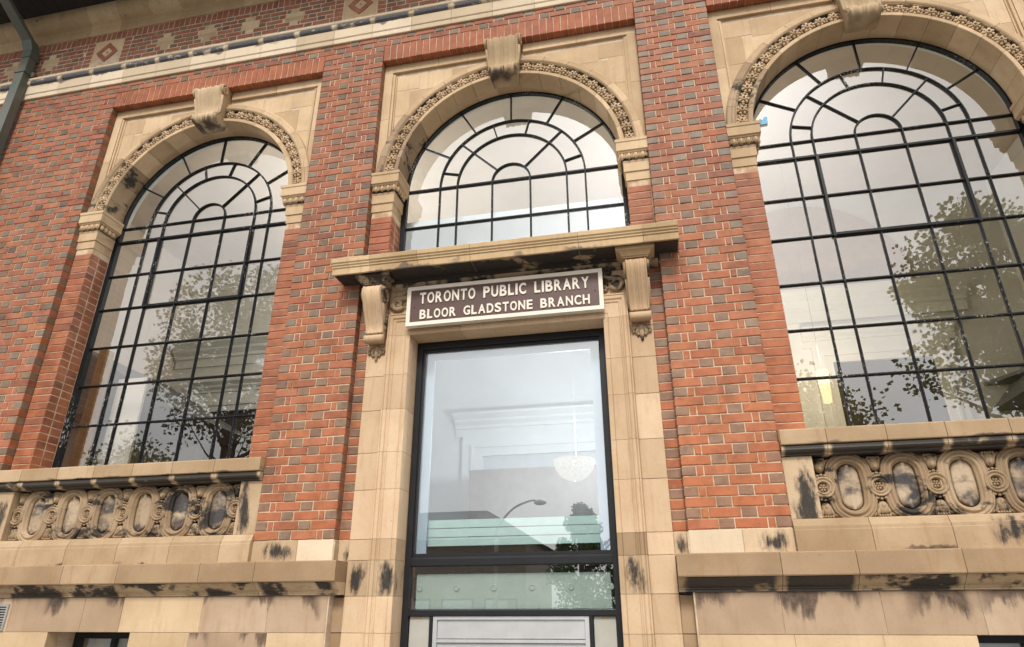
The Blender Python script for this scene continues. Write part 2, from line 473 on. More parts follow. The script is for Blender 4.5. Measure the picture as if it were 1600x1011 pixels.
ROOT = {}
def link(name, me, parent=None, loc=(0, 0, 0), rot=None, scale=None):
    o = bpy.data.objects.new(name, me)
    COL.objects.link(o)
    o.location = loc
    if rot:
        o.rotation_euler = rot
    if scale:
        o.scale = scale
    if parent is not None:
        o.parent = parent
        if parent.type == 'EMPTY' and parent.parent is None:
            o.matrix_parent_inverse = Matrix.Translation(-parent.location)
    return o
def ob(name, mb, m, parent=None, smooth=False, loc=(0, 0, 0)):
    return link(name, mb.mesh(name, m, smooth), parent, loc)
def thing(name, label, cat, loc, group=None):
    e = bpy.data.objects.new(name, None)
    COL.objects.link(e)
    e.location = loc
    e.empty_display_size = 0.1
    e['label'], e['category'] = label, cat
    if group:
        e['group'] = group
    return e
def tag(o, label, cat, group=None):
    o['label'], o['category'] = label, cat
    if group:
        o['group'] = group
    return o
def struct(o):
    o['kind'] = 'structure'
    return o
def stuff(o):
    o['kind'] = 'stuff'
    return o

def project(x, y, z):
    d = np.array([x, y, z]) - CAM
    w = d @ FWD
    return 800 + FPX * (d @ RGT) / w, 505.5 - FPX * (d @ UPV) / w, w

# ------------------------------------------------------------------ ground and street
struct(ob('ground', MB().add([(-400, -400, GROUND - .02), (400, -400, GROUND - .02), (400, 400, GROUND - .02), (-400, 400, GROUND - .02)], [(0, 1, 2, 3)]), MT['asphalt']))
struct(ob('pavement', MB().box(-60, 60, -6.2, 0.3, GROUND - 0.5, GROUND), MT['paving']))
struct(ob('road', MB().add([(-60, -14.5, GROUND - .012), (60, -14.5, GROUND - .012), (60, -6.22, GROUND - .012), (-60, -6.22, GROUND - .012)], [(0, 1, 2, 3)]), MT['asphalt']))
struct(ob('far_pavement', MB().box(-60, 60, -18.5, -14.52, GROUND - 0.5, GROUND + .1), MT['paving']))

# ================================================================== THE LIBRARY
LIB = thing('library_building', 'red brick library with three tall arched windows, carved pale stone trim and tall glazed doorway', 'building', (0, 0.3, GROUND))

# ---- brick meshes
SW, HW, CW = 0.2215, 0.1035, 0.045
BH = C - JT
def brick_mesh(w, h, d, kind, var):
    return [MB().block(-w / 2, w / 2, 0, h, 0, d, 0.0045, 0.0016).mesh('brick_shape', kind) for _ in range(var)]
rows = []            # (x0, x1, z0, z1, kind, yf, owner)
def course(xs, z0, owner, yf=0.0):
    x = None
    for x0, x1, k in xs:
        rows.append((x0, x1, z0, z0 + BH, k, yf, owner))
def pier_rows(x0, k0, k1, owner, flip=False):
    S, Hh, Cc = SW, HW, CW
    tot = 2 * S + 2 * Hh + Cc + 4 * JT
    sc = P / tot
    for k in range(k0, k1):
        seq = ['H', 'C', 'S', 'H', 'S'] if k % 2 else ['S', 'H', 'S', 'C', 'H']
        x = x0
        out = []
        for q in seq:
            w = {'S': S, 'H': Hh, 'C': Cc}[q]
            out.append((x, x + w * sc, q))
            x += (w + JT) * sc
        out[-1] = (out[-1][0], x0 + P, out[-1][2])
        course(out, k * C + JT / 2, owner)
def flemish(xa, xb, k, owner, quoin=None):
    """Flemish bond between xa and xb; quoin 'R': quoin header and closer at the right end on odd courses, 'L' at the left"""
    per = SW + HW + 2 * JT
    out = []
    if quoin:
        dirn = -1 if quoin == 'R' else 1
        x = xb if quoin == 'R' else xa
        lim = xa if quoin == 'R' else xb
        seq = ['H', 'C'] if k % 2 else []
        i = 0
        while True:
            q = seq[i] if i < len(seq) else ('S' if (i - len(seq)) % 2 == 0 else 'H')
            w = {'S': SW, 'H': HW, 'C': CW}[q]
            e = x + dirn * w
            done = (e - lim) * dirn >= 0
            if done:
                e = lim
            if abs(e - x) > 0.02:
                out.append((min(x, e), max(x, e), q))
            if done:
                break
            x = e + dirn * JT
            i += 1
            if (x - lim) * dirn >= 0:
                break
    else:
        x = math.floor(xa / per) * per - per + (per / 2 if k % 2 else 0)
        while x < xb:
            for q, w in (('S', SW), ('H', HW)):
                a, b = max(x, xa), min(x + w, xb)
                if b - a > 0.025:
                    out.append((a, b, q))
                x += w + JT
    course(out, k * C + JT / 2, owner)

# ---- wall fields: each is a part (the mortar bed) that carries its bricks
def core(name, boxes, m='mortar'):
    mb = MB()
    for b in boxes:
        mb.box(*b)
    return ob(name, mb, MT[m], LIB)
inset = 0.007
TOPZ = 71 * C
def field(name, x0, x1):
    return core(name, [(x0 + inset, x1 - inset, inset, 0.5, -0.1, 69 * C - .001)])
wall_l = field('brick_wall', XL, -BAY - W / 2)
pier_l = field('brick_pier', -W / 2 - P, -W / 2)
pier_r = field('brick_pier', W / 2, W / 2 + P)
wall_r = field('brick_wall', BAY + W / 2, XR)
band = core('brick_band', [(XL + inset, XR - inset, inset, 0.5, 69 * C, TOPZ)])
for k in range(0, 69):
    flemish(XL, -BAY - W / 2, k, wall_l, 'R')
    flemish(BAY + W / 2, XR, k, wall_r, 'L')
pier_rows(-W / 2 - P, 0, 69, pier_l)
pier_rows(W / 2, 0, 69, pier_r)
for k in (69, 70):
    flemish(XL, XR, k, band)

def visible_area(b):
    x0, x1, z0, z1, kind, yf, owner = b
    a = project(x0, yf, z0)
    c = project(x1, yf, z1)
    mx, my = (a[0] + c[0]) / 2, (a[1] + c[1]) / 2
    if not (0 <= mx <= 1600 and 0 <= my <= 1011):
        return 0
    return abs((c[0] - a[0]) * (c[1] - a[1]))
def lay(kind_rows, name, mt, depth, owner_stuff_name, variants=4, limit=300, quantum=0.003):
    """the bricks that show largest become single objects (shared meshes), the rest one stuff part per wall field"""
    order = sorted(kind_rows, key=visible_area, reverse=True)
    single, rest = order[:limit], order[limit:]
    cache = {}
    for x0, x1, z0, z1, kind, yf, owner in single:
        w = x1 - x0
        key = (round(w / quantum), round((z1 - z0) / quantum), random.randrange(variants))
        if key not in cache:
            cache[key] = MB().block(-w / 2, w / 2, 0, z1 - z0, 0, depth, 0.0035, 0.0034).mesh(name, MT[mt])
        link(name, cache[key], owner, ((x0 + x1) / 2, yf + random.uniform(-.0025, .002), z0 + random.uniform(-.001, .001)), (0, random.uniform(-.006, .006), random.uniform(-.01, .01)))
    by = {}
    for b in rest:
        by.setdefault(b[6].name, []).append(b)
    for nm, bs in by.items():
        mb = MB()
        for x0, x1, z0, z1, kind, yf, owner in bs:
            mb.block(x0, x1, z0, z1, yf + random.uniform(-.0025, .002), yf + depth, 0.0035, 0.0034)
        o = ob(owner_stuff_name, mb, MT[mt], bs[0][6])
        o['kind'] = 'stuff'
lay([b for b in rows if b[4] == 'S'], 'brick', 'brick', 0.098, 'brick_courses')
lay([b for b in rows if b[4] == 'H'], 'header_brick', 'header', 0.098, 'header_brick_courses')
lay([b for b in rows if b[4] == 'C'], 'closer_brick', 'brick', 0.098, 'closer_brick_courses')

# ---- soldier courses over the recesses
for cx in BAYS:
    sold = core('soldier_course', [(cx - W / 2 + inset, cx + W / 2 - inset, inset + .0005, 0.499, H + 0.012, 69 * C - 0.003)])
    n = 36
    pit = W / n
    shapes = [MB().block(-(pit - JT) / 2, (pit - JT) / 2, 0, 3 * C - JT, 0, 0.115, 0.004, 0.0018).mesh('soldier_brick', MT['soldier']) for _ in range(5)]
    for i in range(n):
        link('soldier_brick', random.choice(shapes), sold, (cx - W / 2 + (i + .5) * pit, random.uniform(-.002, .001), H + JT / 2), (0, random.uniform(-.004, .004), 0))

# ---- brick jambs inside the recesses, with their reveals
JX = 1.185
def jambs(cx, zlo, zhi):
    k0, k1 = math.ceil((zlo - 0.02) / C), math.floor(zhi / C)
    for sgn in (-1, 1):
        xa, xb = cx + sgn * JX, cx + sgn * (W / 2)
        lo, hi = min(xa, xb), max(xa, xb)
        jb = core('brick_jamb', [(lo + inset, hi - 0.001, RY + inset, WINY - 0.02, zlo, zhi)], 'mortar')
        w = hi - lo
        fr = [MB().block(-(w - .012) / 2, (w - .012) / 2, 0, BH, 0, 0.108, 0.0035, 0.0034).mesh('jamb_brick', MT['brick']) for _ in range(4)]
        rv = [MB().block(-.05, .05, 0, BH, 0, 0.122, 0.0035, 0.0034).mesh('reveal_brick', MT['brick']) for _ in range(3)]
        for k in range(k0, k1):
            sh = 0.006 * (-sgn)
            link('jamb_brick', random.choice(fr), jb, ((lo + hi) / 2 + sh, RY + random.uniform(-.001, .001), k * C + JT / 2))
            link('reveal_brick', random.choice(rv), jb, (xa + sgn * 0.0502, RY + 0.119, k * C + JT / 2))
jambs(-BAY, 0.68, 3.215)
jambs(BAY, 0.68, 3.215)
jambs(0, 2.47, 3.215)
# narrow recessed brick strips beside the stone doorway
for sgn in (-1, 1):
    x0, x1 = 1.30, W / 2
    lo, hi = min(sgn * x0, sgn * x1), max(sgn * x0, sgn * x1)
    st = core('brick_strip', [(lo, hi, RY + inset, 0.3, -0.02, 2.3)])
    for nm, mt in (('strip_brick', 'brick'), ('strip_header_brick', 'header')):
        shp = [MB().block(-(hi - lo) / 2 + .003, (hi - lo) / 2 - .003, 0, BH, 0, 0.06, 0.0035, 0.0034).mesh(nm, MT[mt]) for _ in range(3)]
        for k in range(0, 29):
            if (k % 2 == 0) == (nm == 'strip_brick'):
                link(nm, random.choice(shp), st, ((lo + hi) / 2, RY, k * C + JT / 2))

# ================================================================== ARCHES
def arch_poly(x0, x1, z0, z1, cx, cz, r, n=14):
    """rectangle minus the disc of radius r round (cx, cz); None when nothing is left. The disc only bites the lower edge"""
    hz = z1 - 0.002 - cz
    if 0 <= hz < r:                              # keep only the part of the block that rises above the disc
        xe = math.sqrt(r * r - hz * hz)
        if x0 >= cx - 1e-6:
            x0 = max(x0, cx + xe)
        elif x1 <= cx + 1e-6:
            x1 = min(x1, cx - xe)
        if x1 - x0 < 0.03:
            return None
    top = [(x1, z1), (x0, z1)]
    low = []
    for i in range(n + 1):
        x = x0 + (x1 - x0) * i / n
        d = r * r - (x - cx) ** 2
        z = max(z0, cz + math.sqrt(d)) if d > 0 else z0
        low.append((x, min(z, z1 - 0.0008)))
    if max(z1 - z for _, z in low) < 0.02:
        return None
    return low + top

def florets():
    mb = MB()
    mb.lump((0, -0.006, 0), (0.040, 0.026, 0.040), 10, 5)
    for k in range(7):
        a = k * 2 * math.pi / 7 + 0.3
        mb.lump((0.037 * math.cos(a), -0.010, 0.037 * math.sin(a)), (0.019, 0.017, 0.015), 6, 4, a)
    mb.tube([(0.017 * math.cos(t * math.pi / 5), -0.031, 0.017 * math.sin(t * math.pi / 5)) for t in range(11)], 0.0075, 5)
    nd = len(mb.f)
    mb.lump((0, -0.0285, 0), (0.0095, 0.007, 0.0095), 6, 4)  # dark lump paints the shade in the centre pit
    for k in range(7):                            # dark lumps paint the shade of drilled holes between the petals
        a = (k + .5) * 2 * math.pi / 7 + 0.3
        mb.lump((0.032 * math.cos(a), -0.0225, 0.032 * math.sin(a)), (0.0055, 0.004, 0.0055), 5, 3)
    ne = len(mb.f)
    mb.lump((0.066, -0.006, 0.0), (0.012, 0.014, 0.013), 6, 4)
    for sx in (-1, 1):
        mb.lump((0.062, -0.004, sx * 0.024), (0.013, 0.011, 0.010), 5, 4, sx * .5)
    me = mb.mesh('rosette', MT['stone'], True)
    me.materials.append(MT['dark'])
    for i in range(nd, ne):
        me.polygons[i].material_index = 1
    return me
ROSETTE = florets()

def ridges(v, n=17):
    """fluting across a console, v from -1 to 1: raised edges, a raised double bead in the middle"""
    a = abs(v)
    return 0.034 * math.exp(-((a - 0.90) / 0.09) ** 2) + 0.026 * math.exp(-((a - .085) / 0.06) ** 2) + 0.024 * math.exp(-((a - 0.47) / 0.19) ** 2)
def console(prof, wt, wb, yback, depth=1.0, nv=41):
    """scroll bracket: prof is the front line [(y, z)] from top to bottom, wt and wb the half widths"""
    mb = MB()
    n = len(prof)
    R = []
    for i, (y, z) in enumerate(prof):
        hw = wt + (wb - wt) * i / (n - 1)
        nx = (prof[min(i + 1, n - 1)][1] - prof[max(i - 1, 0)][1], prof[min(i + 1, n - 1)][0] - prof[max(i - 1, 0)][0])
        ln = math.hypot(*nx) or 1
        ring = []
        for j in range(nv):
            v = -1 + 2 * j / (nv - 1)
            d = ridges(v) * depth
            ring.append((v * hw, y + d * nx[0] / ln if nx[0] < 0 else y - d, z + (0 if nx[0] < 0 else 0)))
        ring += [(hw, yback, z), (-hw, yback, z)]
        R.append(ring)
    mb.rings(R)
    return mb
def spiral(cx, cy, cz, r0, r1, turns, a0, dirn, rad, n=30, plane='yz'):
    pts = []
    for i in range(n + 1):
        t = i / n
        r = r0 + (r1 - r0) * t
        a = a0 + dirn * turns * 2 * math.pi * t
        if plane == 'yz':
            pts.append((cx, cy + r * math.cos(a), cz + r * math.sin(a)))
        else:
            pts.append((cx + r * math.cos(a), cy, cz + r * math.sin(a)))
    return pts
def smooth_curve(pts, sub=5):
    out = []
    q = [pts[0]] + list(pts) + [pts[-1]]
    for i in range(1, len(q) - 2):
        for k in range(sub):
            t = k / sub
            out.append(tuple(0.5 * ((2 * b) + (-a + c) * t + (2 * a - 5 * b + 4 * c - d) * t * t + (-a + 3 * b - 3 * c + d) * t ** 3) for a, b, c, d in zip(q[i - 1], q[i], q[i + 1], q[i + 2])))
    out.append(tuple(pts[-1]))
    return out

KEYPROF = smooth_curve([(-0.02, 5.186), (-0.062, 5.176), (-0.082, 5.14), (-0.078, 5.08), (-0.052, 5.00), (-0.022, 4.91), (-0.016, 4.84), (-0.034, 4.80), (-0.060, 4.772), (-0.062, 4.728), (-0.040, 4.690), (0.0, 4.672), (0.05, 4.665)], 4)

def arch(cx):
    # the mortar-coloured slab behind the spandrel stones is the part itself
    back = MB()
    pl = arch_poly(cx - W / 2 + 0.002, cx + W / 2 - 0.002, SPR, H + 0.01, cx, SPR, 1.36, 60)
    back.prism(pl, RY + 0.0395, 0.30)
    pl = arch_poly(cx - W / 2 - .1, cx + W / 2 + .1, SPR - .4, H + 0.3, cx, SPR, 1.2, 60)
    A = ob('arch_surround', back, MT['palemortar'], LIB)
    ob('arch_backing', MB().prism(arch_poly(cx - W / 2 - .1, cx + W / 2 + .1, SPR, H + 0.3, cx, SPR, 1.215, 60), 0.40, 0.5), MT['white'], A)
    # voussoirs: soffit, front fillet, rosette channel, outer moulding
    Y = 0.060
    prof = [(1.157, WINY - 0.005), (1.153, Y + 0.004), (1.157, Y), (1.190, Y), (1.200, Y + 0.012), (1.206, Y + 0.034), (1.304, Y + 0.034), (1.309, Y + 0.010), (1.318, Y - 0.004), (1.330, Y - 0.012), (1.345, Y - 0.012), (1.352, Y - 0.002), (1.385, Y - 0.004), (1.398, Y + 0.006), (1.404, Y + 0.05), (1.404, WINY - .06), (1.25, WINY - 0.005)]
    n = 15
    kz = math.radians(6.6)
    lims = []
    for side in (0, 1):
        a0, a1 = (0.006, math.pi / 2 - kz) if side == 0 else (math.pi / 2 + kz, math.pi - 0.006)
        m = 7
        for i in range(m):
            lims.append((a0 + (a1 - a0) * i / m, a0 + (a1 - a0) * (i + 1) / m))
    lims.append((math.pi / 2 - kz, math.pi / 2 + kz))
    for a, b in lims:
        ob('voussoir', MB().arc(prof, cx, SPR, a + 0.0014, b - 0.0014, 8), MT['carved' if a > 2.5 else 'stone'], A)
    # dark crust lines the outer edge of the rosette channel
    for a, b in ((0.02, math.pi / 2 - kz), (math.pi / 2 + kz, math.pi - 0.02)):
        ob('channel_bead', MB().arc([(1.3005, Y + .034), (1.3005, Y + .022), (1.3055, Y + .006), (1.3115, Y + .003), (1.3115, Y + .034)], cx, SPR, a, b, 40), MT['midmould'], A)
    for a, b in ((0.012, math.pi / 2 - kz), (math.pi / 2 + kz, math.pi - 0.012)):
        ob('channel_back', MB().arc([(1.2065, Y + .0335), (1.2065, Y + .031), (1.3000, Y + .031), (1.3000, Y + .0335)], cx, SPR, a, b, 40), MT['carvedark'], A)
    # rosettes
    m = 13
    for side in (0, 1):
        a0, a1 = (math.radians(2.2), math.pi / 2 - math.radians(7.6)) if side == 0 else (math.pi / 2 + math.radians(7.6), math.pi - math.radians(2.2))
        for i in range(m):
            a = a0 + (a1 - a0) * (i + .5) / m
            o = link('rosette', ROSETTE, A, (cx + 1.255 * math.cos(a), Y + 0.032, SPR + 1.255 * math.sin(a)), (0, math.pi / 2 - a + random.uniform(-.12, .12), 0), (random.uniform(1.0, 1.12),) * 3)
    # spandrel stones: flat border, fillets, sunk triangular panel
    for s in (-1, 1):
        def rect(xa, xb, z0, z1, y, name='spandrel_stone', mt='stone', rr=1.39):
            lo, hi = min(s * xa, s * xb), max(s * xa, s * xb)
            pl = arch_poly(cx + lo, cx + hi, z0, z1, cx, SPR, rr, 18)
            if pl:
                ob(name, MB().prism(pl, y, RY + 0.09), MT[mt], A)
        g = 0.0018
        zb, xb_ = 5.085, 1.315
        # border
        rect(0.19, 0.78 - g, zb, H, RY + 0.005)
        rect(0.78 + g, W / 2 - .002, zb, H, RY + 0.005)
        rect(xb_, W / 2 - .002, 4.42 + g, zb - g, RY + 0.005)
        rect(xb_, W / 2 - .002, SPR, 4.42 - g, RY + 0.005)
        # fillet mouldings, stepping in
        for k, (d, y) in enumerate(((0.014, 0.016), (0.034, 0.004), (0.050, 0.026))):
            d0 = (0, 0.014, 0.034)[k]
            rect(0.19, xb_ - d0, zb - d, zb - d0 - .0005, RY + y, 'spandrel_moulding', rr=1.395)
            rect(xb_ - d, xb_ - d0 - .0005, SPR + .5, zb - d - .0005, RY + y, 'spandrel_moulding', rr=1.395)
        xi, zi = xb_ - 0.051, zb - 0.051
        yp = RY + 0.036
        rect(0.19, 0.62 - g, 4.80, zi, yp)
        rect(0.62 + g, 1.00 - g, 4.80 + g, zi, yp)
        rect(1.00 + g, xi, 4.83 + g, zi, yp)
        rect(0.62 + g, 1.10 - g, 4.50, 4.80 - g, yp)
        rect(1.10 + g, xi, 4.47 + g, 4.83 - g, yp)
        rect(0.95, xi, 4.0, 4.47 - g, yp)
    # keystone
    K = console(KEYPROF, 0.186, 0.138, 0.14)
    ks = ob('keystone', K, MT['keystone'], A, True, (cx, 0, 0))
    vb = MB()
    for s in (-1, 1):
        vb.tube(spiral(s * 0.190, -0.045, 5.115, 0.062, 0.012, 1.6, math.pi * .5, s * 0 + 1, 0.012), [0.013] * 31, 6, (1, 0, 0))
        vb.lump((s * 0.189, -0.045, 5.115), (0.012, 0.016, 0.016))
        vb.tube(spiral(s * 0.148, -0.045, 4.735, 0.034, 0.008, 1.2, -math.pi * .5, -1, 0.01), [0.010] * 31, 6, (1, 0, 0))
        vb.tube([(s * 0.178, -0.06, 5.03), (s * 0.168, -0.03, 4.92), (s * 0.158, -0.02, 4.82), (s * .15, -.04, 4.77)], [0.016, 0.018, 0.016, 0.010], 6, (1, 0, 0))
    # the volute ornament belongs to the keystone: joined into its mesh
    me = vb.mesh('keystone_volutes', MT['keystone'], True)
    import bmesh
    bm = bmesh.new()
    bm.from_mesh(ks.data)
    bm.from_mesh(me)
    bm.to_mesh(ks.data)
    bm.free()
    ks.data.polygons.foreach_set('use_smooth', [True] * len(ks.data.polygons))
    # capitals
    for s in (-1, 1):
        capital(cx, s, A)

CAP = [(0.003, 3.213), (0.003, 3.303), (0.016, 3.309), (0.016, 3.405), (0.018, 3.410), (0.022, 3.420), (0.022, 3.428),
       (0.012, 3.434), (0.018, 3.446), (0.030, 3.475), (0.044, 3.500), (0.056, 3.505), (0.056, 3.512), (0.072, 3.522), (0.072, 3.612), (0.080, 3.620), (0.082, 3.650), (0.0, 3.654)]
def capital(cx, s, A):
    mb = MB()
    R = []
    # mitred: along the front from the recess side to the arris, then back along the reveal
    for kind in ('side', 'corner', 'back'):
        ring = []
        for p, z in CAP:
            if kind == 'side':
                q = (cx + s * (W / 2 - .001), RY - p, z)
            elif kind == 'corner':
                q = (cx + s * (JX - p), RY - p, z)
            else:
                q = (cx + s * (JX - p), WINY - 0.03, z)
            ring.append(q)
        inner = [(q[0] + (s * 0.10 if kind != 'side' else 0), q[1] + (0.1 if kind != 'back' else 0), q[2]) for q in (ring[-1], ring[0])]
        R.append(ring + inner)
    mb.rings(R)
    bd = MB()
    R = []
    oc = [(.0138, 3.4342), (.0198, 3.446), (.0318, 3.475), (.0455, 3.4995)]
    for kind in ('side', 'corner', 'back'):
        R.append([(cx + s * (W / 2 - .0012), RY - p, z) if kind == 'side' else (cx + s * (JX - p), RY - p if kind == 'corner' else WINY - .031, z) for p, z in oc])
    bd.rings(R, False, False)
    ob('capital_band', bd, MT['carvedark'], A)
    # egg and dart on the ovolo: front and return
    zc = 3.466
    def egg(x, y, front):
        r = (0.021, 0.022, 0.032) if front else (0.022, 0.021, 0.032)
        mb.lump((x, y, zc), r, 7, 5)
    n = 4
    x0, x1 = JX - 0.045, W / 2 - 0.01
    for i in range(n):
        x = cx + s * (x0 + (x1 - x0) * (i + .35) / n)
        egg(x, RY - 0.046, True)
        mb.tube([(x - .026, RY - .052, zc + .028), (x - .024, RY - .046, zc - .012), (x, RY - .036, zc - .034), (x + .024, RY - .046, zc - .012), (x + .026, RY - .052, zc + .028)], .0045, 5)
        mb.lump((x + s * .036, RY - .044, zc - .006), (.0045, .008, .026), 5, 4)
    m = 4
    for i in range(m):
        y = RY - 0.03 + (WINY - .05 - RY) * (i + .45) / m
        egg(cx + s * (JX - 0.046), y, False)
        mb.lump((cx + s * (JX - 0.044), y + .036, zc - .006), (.008, .0045, .026), 5, 4)
    o = ob('capital', mb, MT['stone'], A)

# ---- windows
R0, R3, R2, R1 = 1.172, 0.777, 0.585, 0.203
def window(cx, zs, zbot, sash):
    """zs: heights of the horizontal bars under the springing, from the top down"""
    fr = MB()
    yf, yb = WINY - 0.012, WINY + 0.04
    pr = [(R0 - .035, yf), (R0 + .02, yf), (R0 + .02, yb), (R0 - .035, yb)]
    n = 56
    R = []
    for s_ in (1,):
        R.append([(cx + r, y, zbot) for r, y in pr])
        for k in range(n + 1):
            a = math.pi * k / n
            R.append([(cx + r * math.cos(a), y, SPR + r * math.sin(a)) for r, y in pr])
        R.append([(cx - r, y, zbot) for r, y in pr])
    fr.rings(R)
    F = ob('arched_window', fr, MT['black'], LIB)
    ob('frame_foot', MB().box(cx - R0 - .02, cx + R0 + .02, yf - .004, yb + .004, zbot - .04, zbot + .012), MT['black'], F)
    yb0, yb1 = WINY - 0.008, WINY + 0.03
    hw = 0.0102
    def bar(x0, x1, z0, z1, d=0.0, name='glazing_bar'):
        mb = MB()
        if x1 - x0 > z1 - z0:
            zc = (z0 + z1) / 2
            h = (z1 - z0) / 2
            mb.run([(yb0 - d, zc - h * .55), (yb0 - d, zc + h * .55), (yb0 + .012, zc + h), (yb1, zc + h), (yb1, zc - h), (yb0 + .012, zc - h)], x0, x1)
        else:
            xc = (x0 + x1) / 2
            h = (x1 - x0) / 2
            mb.rise([(xc - h * .55, yb0 - d), (xc + h * .55, yb0 - d), (xc + h, yb0 + .012), (xc + h, yb1), (xc - h, yb1), (xc - h, yb0 + .012)], z0, z1)
        ob(name, mb, MT['black'], F)
    for i, z in enumerate([SPR] + list(zs)):
        thick = sash and i == 1
        h = 0.018 if thick else (0.015 if not sash and i == 0 else hw)
        bar(cx - R0 + .02, cx + R0 - .02, z - h, z + h, 0.004 if thick else 0.001 * (i % 2))
    for x in (-R3, -R2, -R1, R1, R2, R3):
        bar(cx + x - hw * .9, cx + x + hw * .9, zbot, SPR - 0.002, -0.003)
    if sash:
        for x in (-R2, R2):
            bar(cx + x - .021, cx + x + .021, zs[2] - .02, zs[0], 0.012, 'sash_stile')
        bar(cx - R2, cx + R2, zs[2] - .021, zs[2] + .021, 0.013, 'sash_rail')
    for r in (R1, R2, R3):
        mb = MB().arc([(r - hw, yb0 + .012), (r - hw * .5, yb0), (r + hw * .5, yb0), (r + hw, yb0 + .012), (r + hw, yb1), (r - hw, yb1)], cx, SPR, 0, math.pi, 40)
        ob('glazing_arc', mb, MT['black'], F)
    def radial(ra, rb, deg):
        a = math.radians(deg)
        ca, sa = math.cos(a), math.sin(a)
        mb = MB()
        t = hw * .85
        v = []
        for r in (ra, rb):
            for o_, y in ((-t, yb0 + .013), (-t * .5, yb0 + .002), (t * .5, yb0 + .002), (t, yb0 + .013), (t, yb1), (-t, yb1)):
                v.append((cx + r * ca - o_ * sa, y, SPR + r * sa + o_ * ca))
        mb.rings([v[:6], v[6:]])
        ob('radial_bar', mb, MT['black'], F)
    outer = (30, 60, 90, 120, 150)
    middle = (15, 45, 75, 105, 135, 165)
    inner = (45, 135)
    for d in outer: radial(R3, R0 - .01, d)
    for d in middle: radial(R2, R3, d)
    for d in inner: radial(R1, R2, d)
    # panes, each a sheet of its own, very slightly out of true
    yg = WINY + 0.018
    def pane(pts):
        mx = sum(p[0] for p in pts) / len(pts)
        mz = sum(p[1] for p in pts) / len(pts)
        tx, tz = random.uniform(-.0045, .0045), random.uniform(-.0045, .0045)
        ob('window_pane', MB().add([(x, yg + (x - mx) * tx + (z - mz) * tz, z) for x, z in pts], [tuple(range(len(pts)))]), MT['glass'], F)
    def sector(ra, rb, d0, d1):
        k = 10
        pts = [(cx + rb * math.cos(math.radians(d0 + (d1 - d0) * i / k)), SPR + rb * math.sin(math.radians(d0 + (d1 - d0) * i / k))) for i in range(k + 1)]
        pts += [(cx + ra * math.cos(math.radians(d1 + (d0 - d1) * i / k)), SPR + ra * math.sin(math.radians(d1 + (d0 - d1) * i / k))) for i in range(k + 1)] if ra > 0 else []
        pane(pts)
    for ds, ra, rb in ((outer, R3, R0), (middle, R2, R3), (inner, R1, R2), ((), 0, R1)):
        dd = [0, *ds, 180]
        for a, b in zip(dd, dd[1:]):
            sector(ra, rb, a, b)
    zz = [SPR] + list(zs) + [zbot]
    xx = [-R0, -R3, -R2, -R1, R1, R2, R3, R0]
    for za, zb in zip(zz, zz[1:]):
        for xa, xb in zip(xx, xx[1:]):
            pane([(cx + xa, zb), (cx + xb, zb), (cx + xb, za), (cx + xa, za)])
for cx in BAYS:
    arch(cx)
for cx in (-BAY, BAY):
    window(cx, (3.42, 2.972, 2.55, 2.09, 1.655, 1.222, 0.787), 0.66, True)
window(0, (3.145, 2.71), 2.42, False)

ob('blue_paint_smear', MB().prism([(2.459, 3.872), (2.52, 3.868), (2.60, 3.875), (2.606, 3.955), (2.575, 3.962), (2.56, 3.925), (2.53, 3.938), (2.51, 3.912), (2.468, 3.93)], WINY - .002, WINY + .012), MT['bluepaint'], LIB)
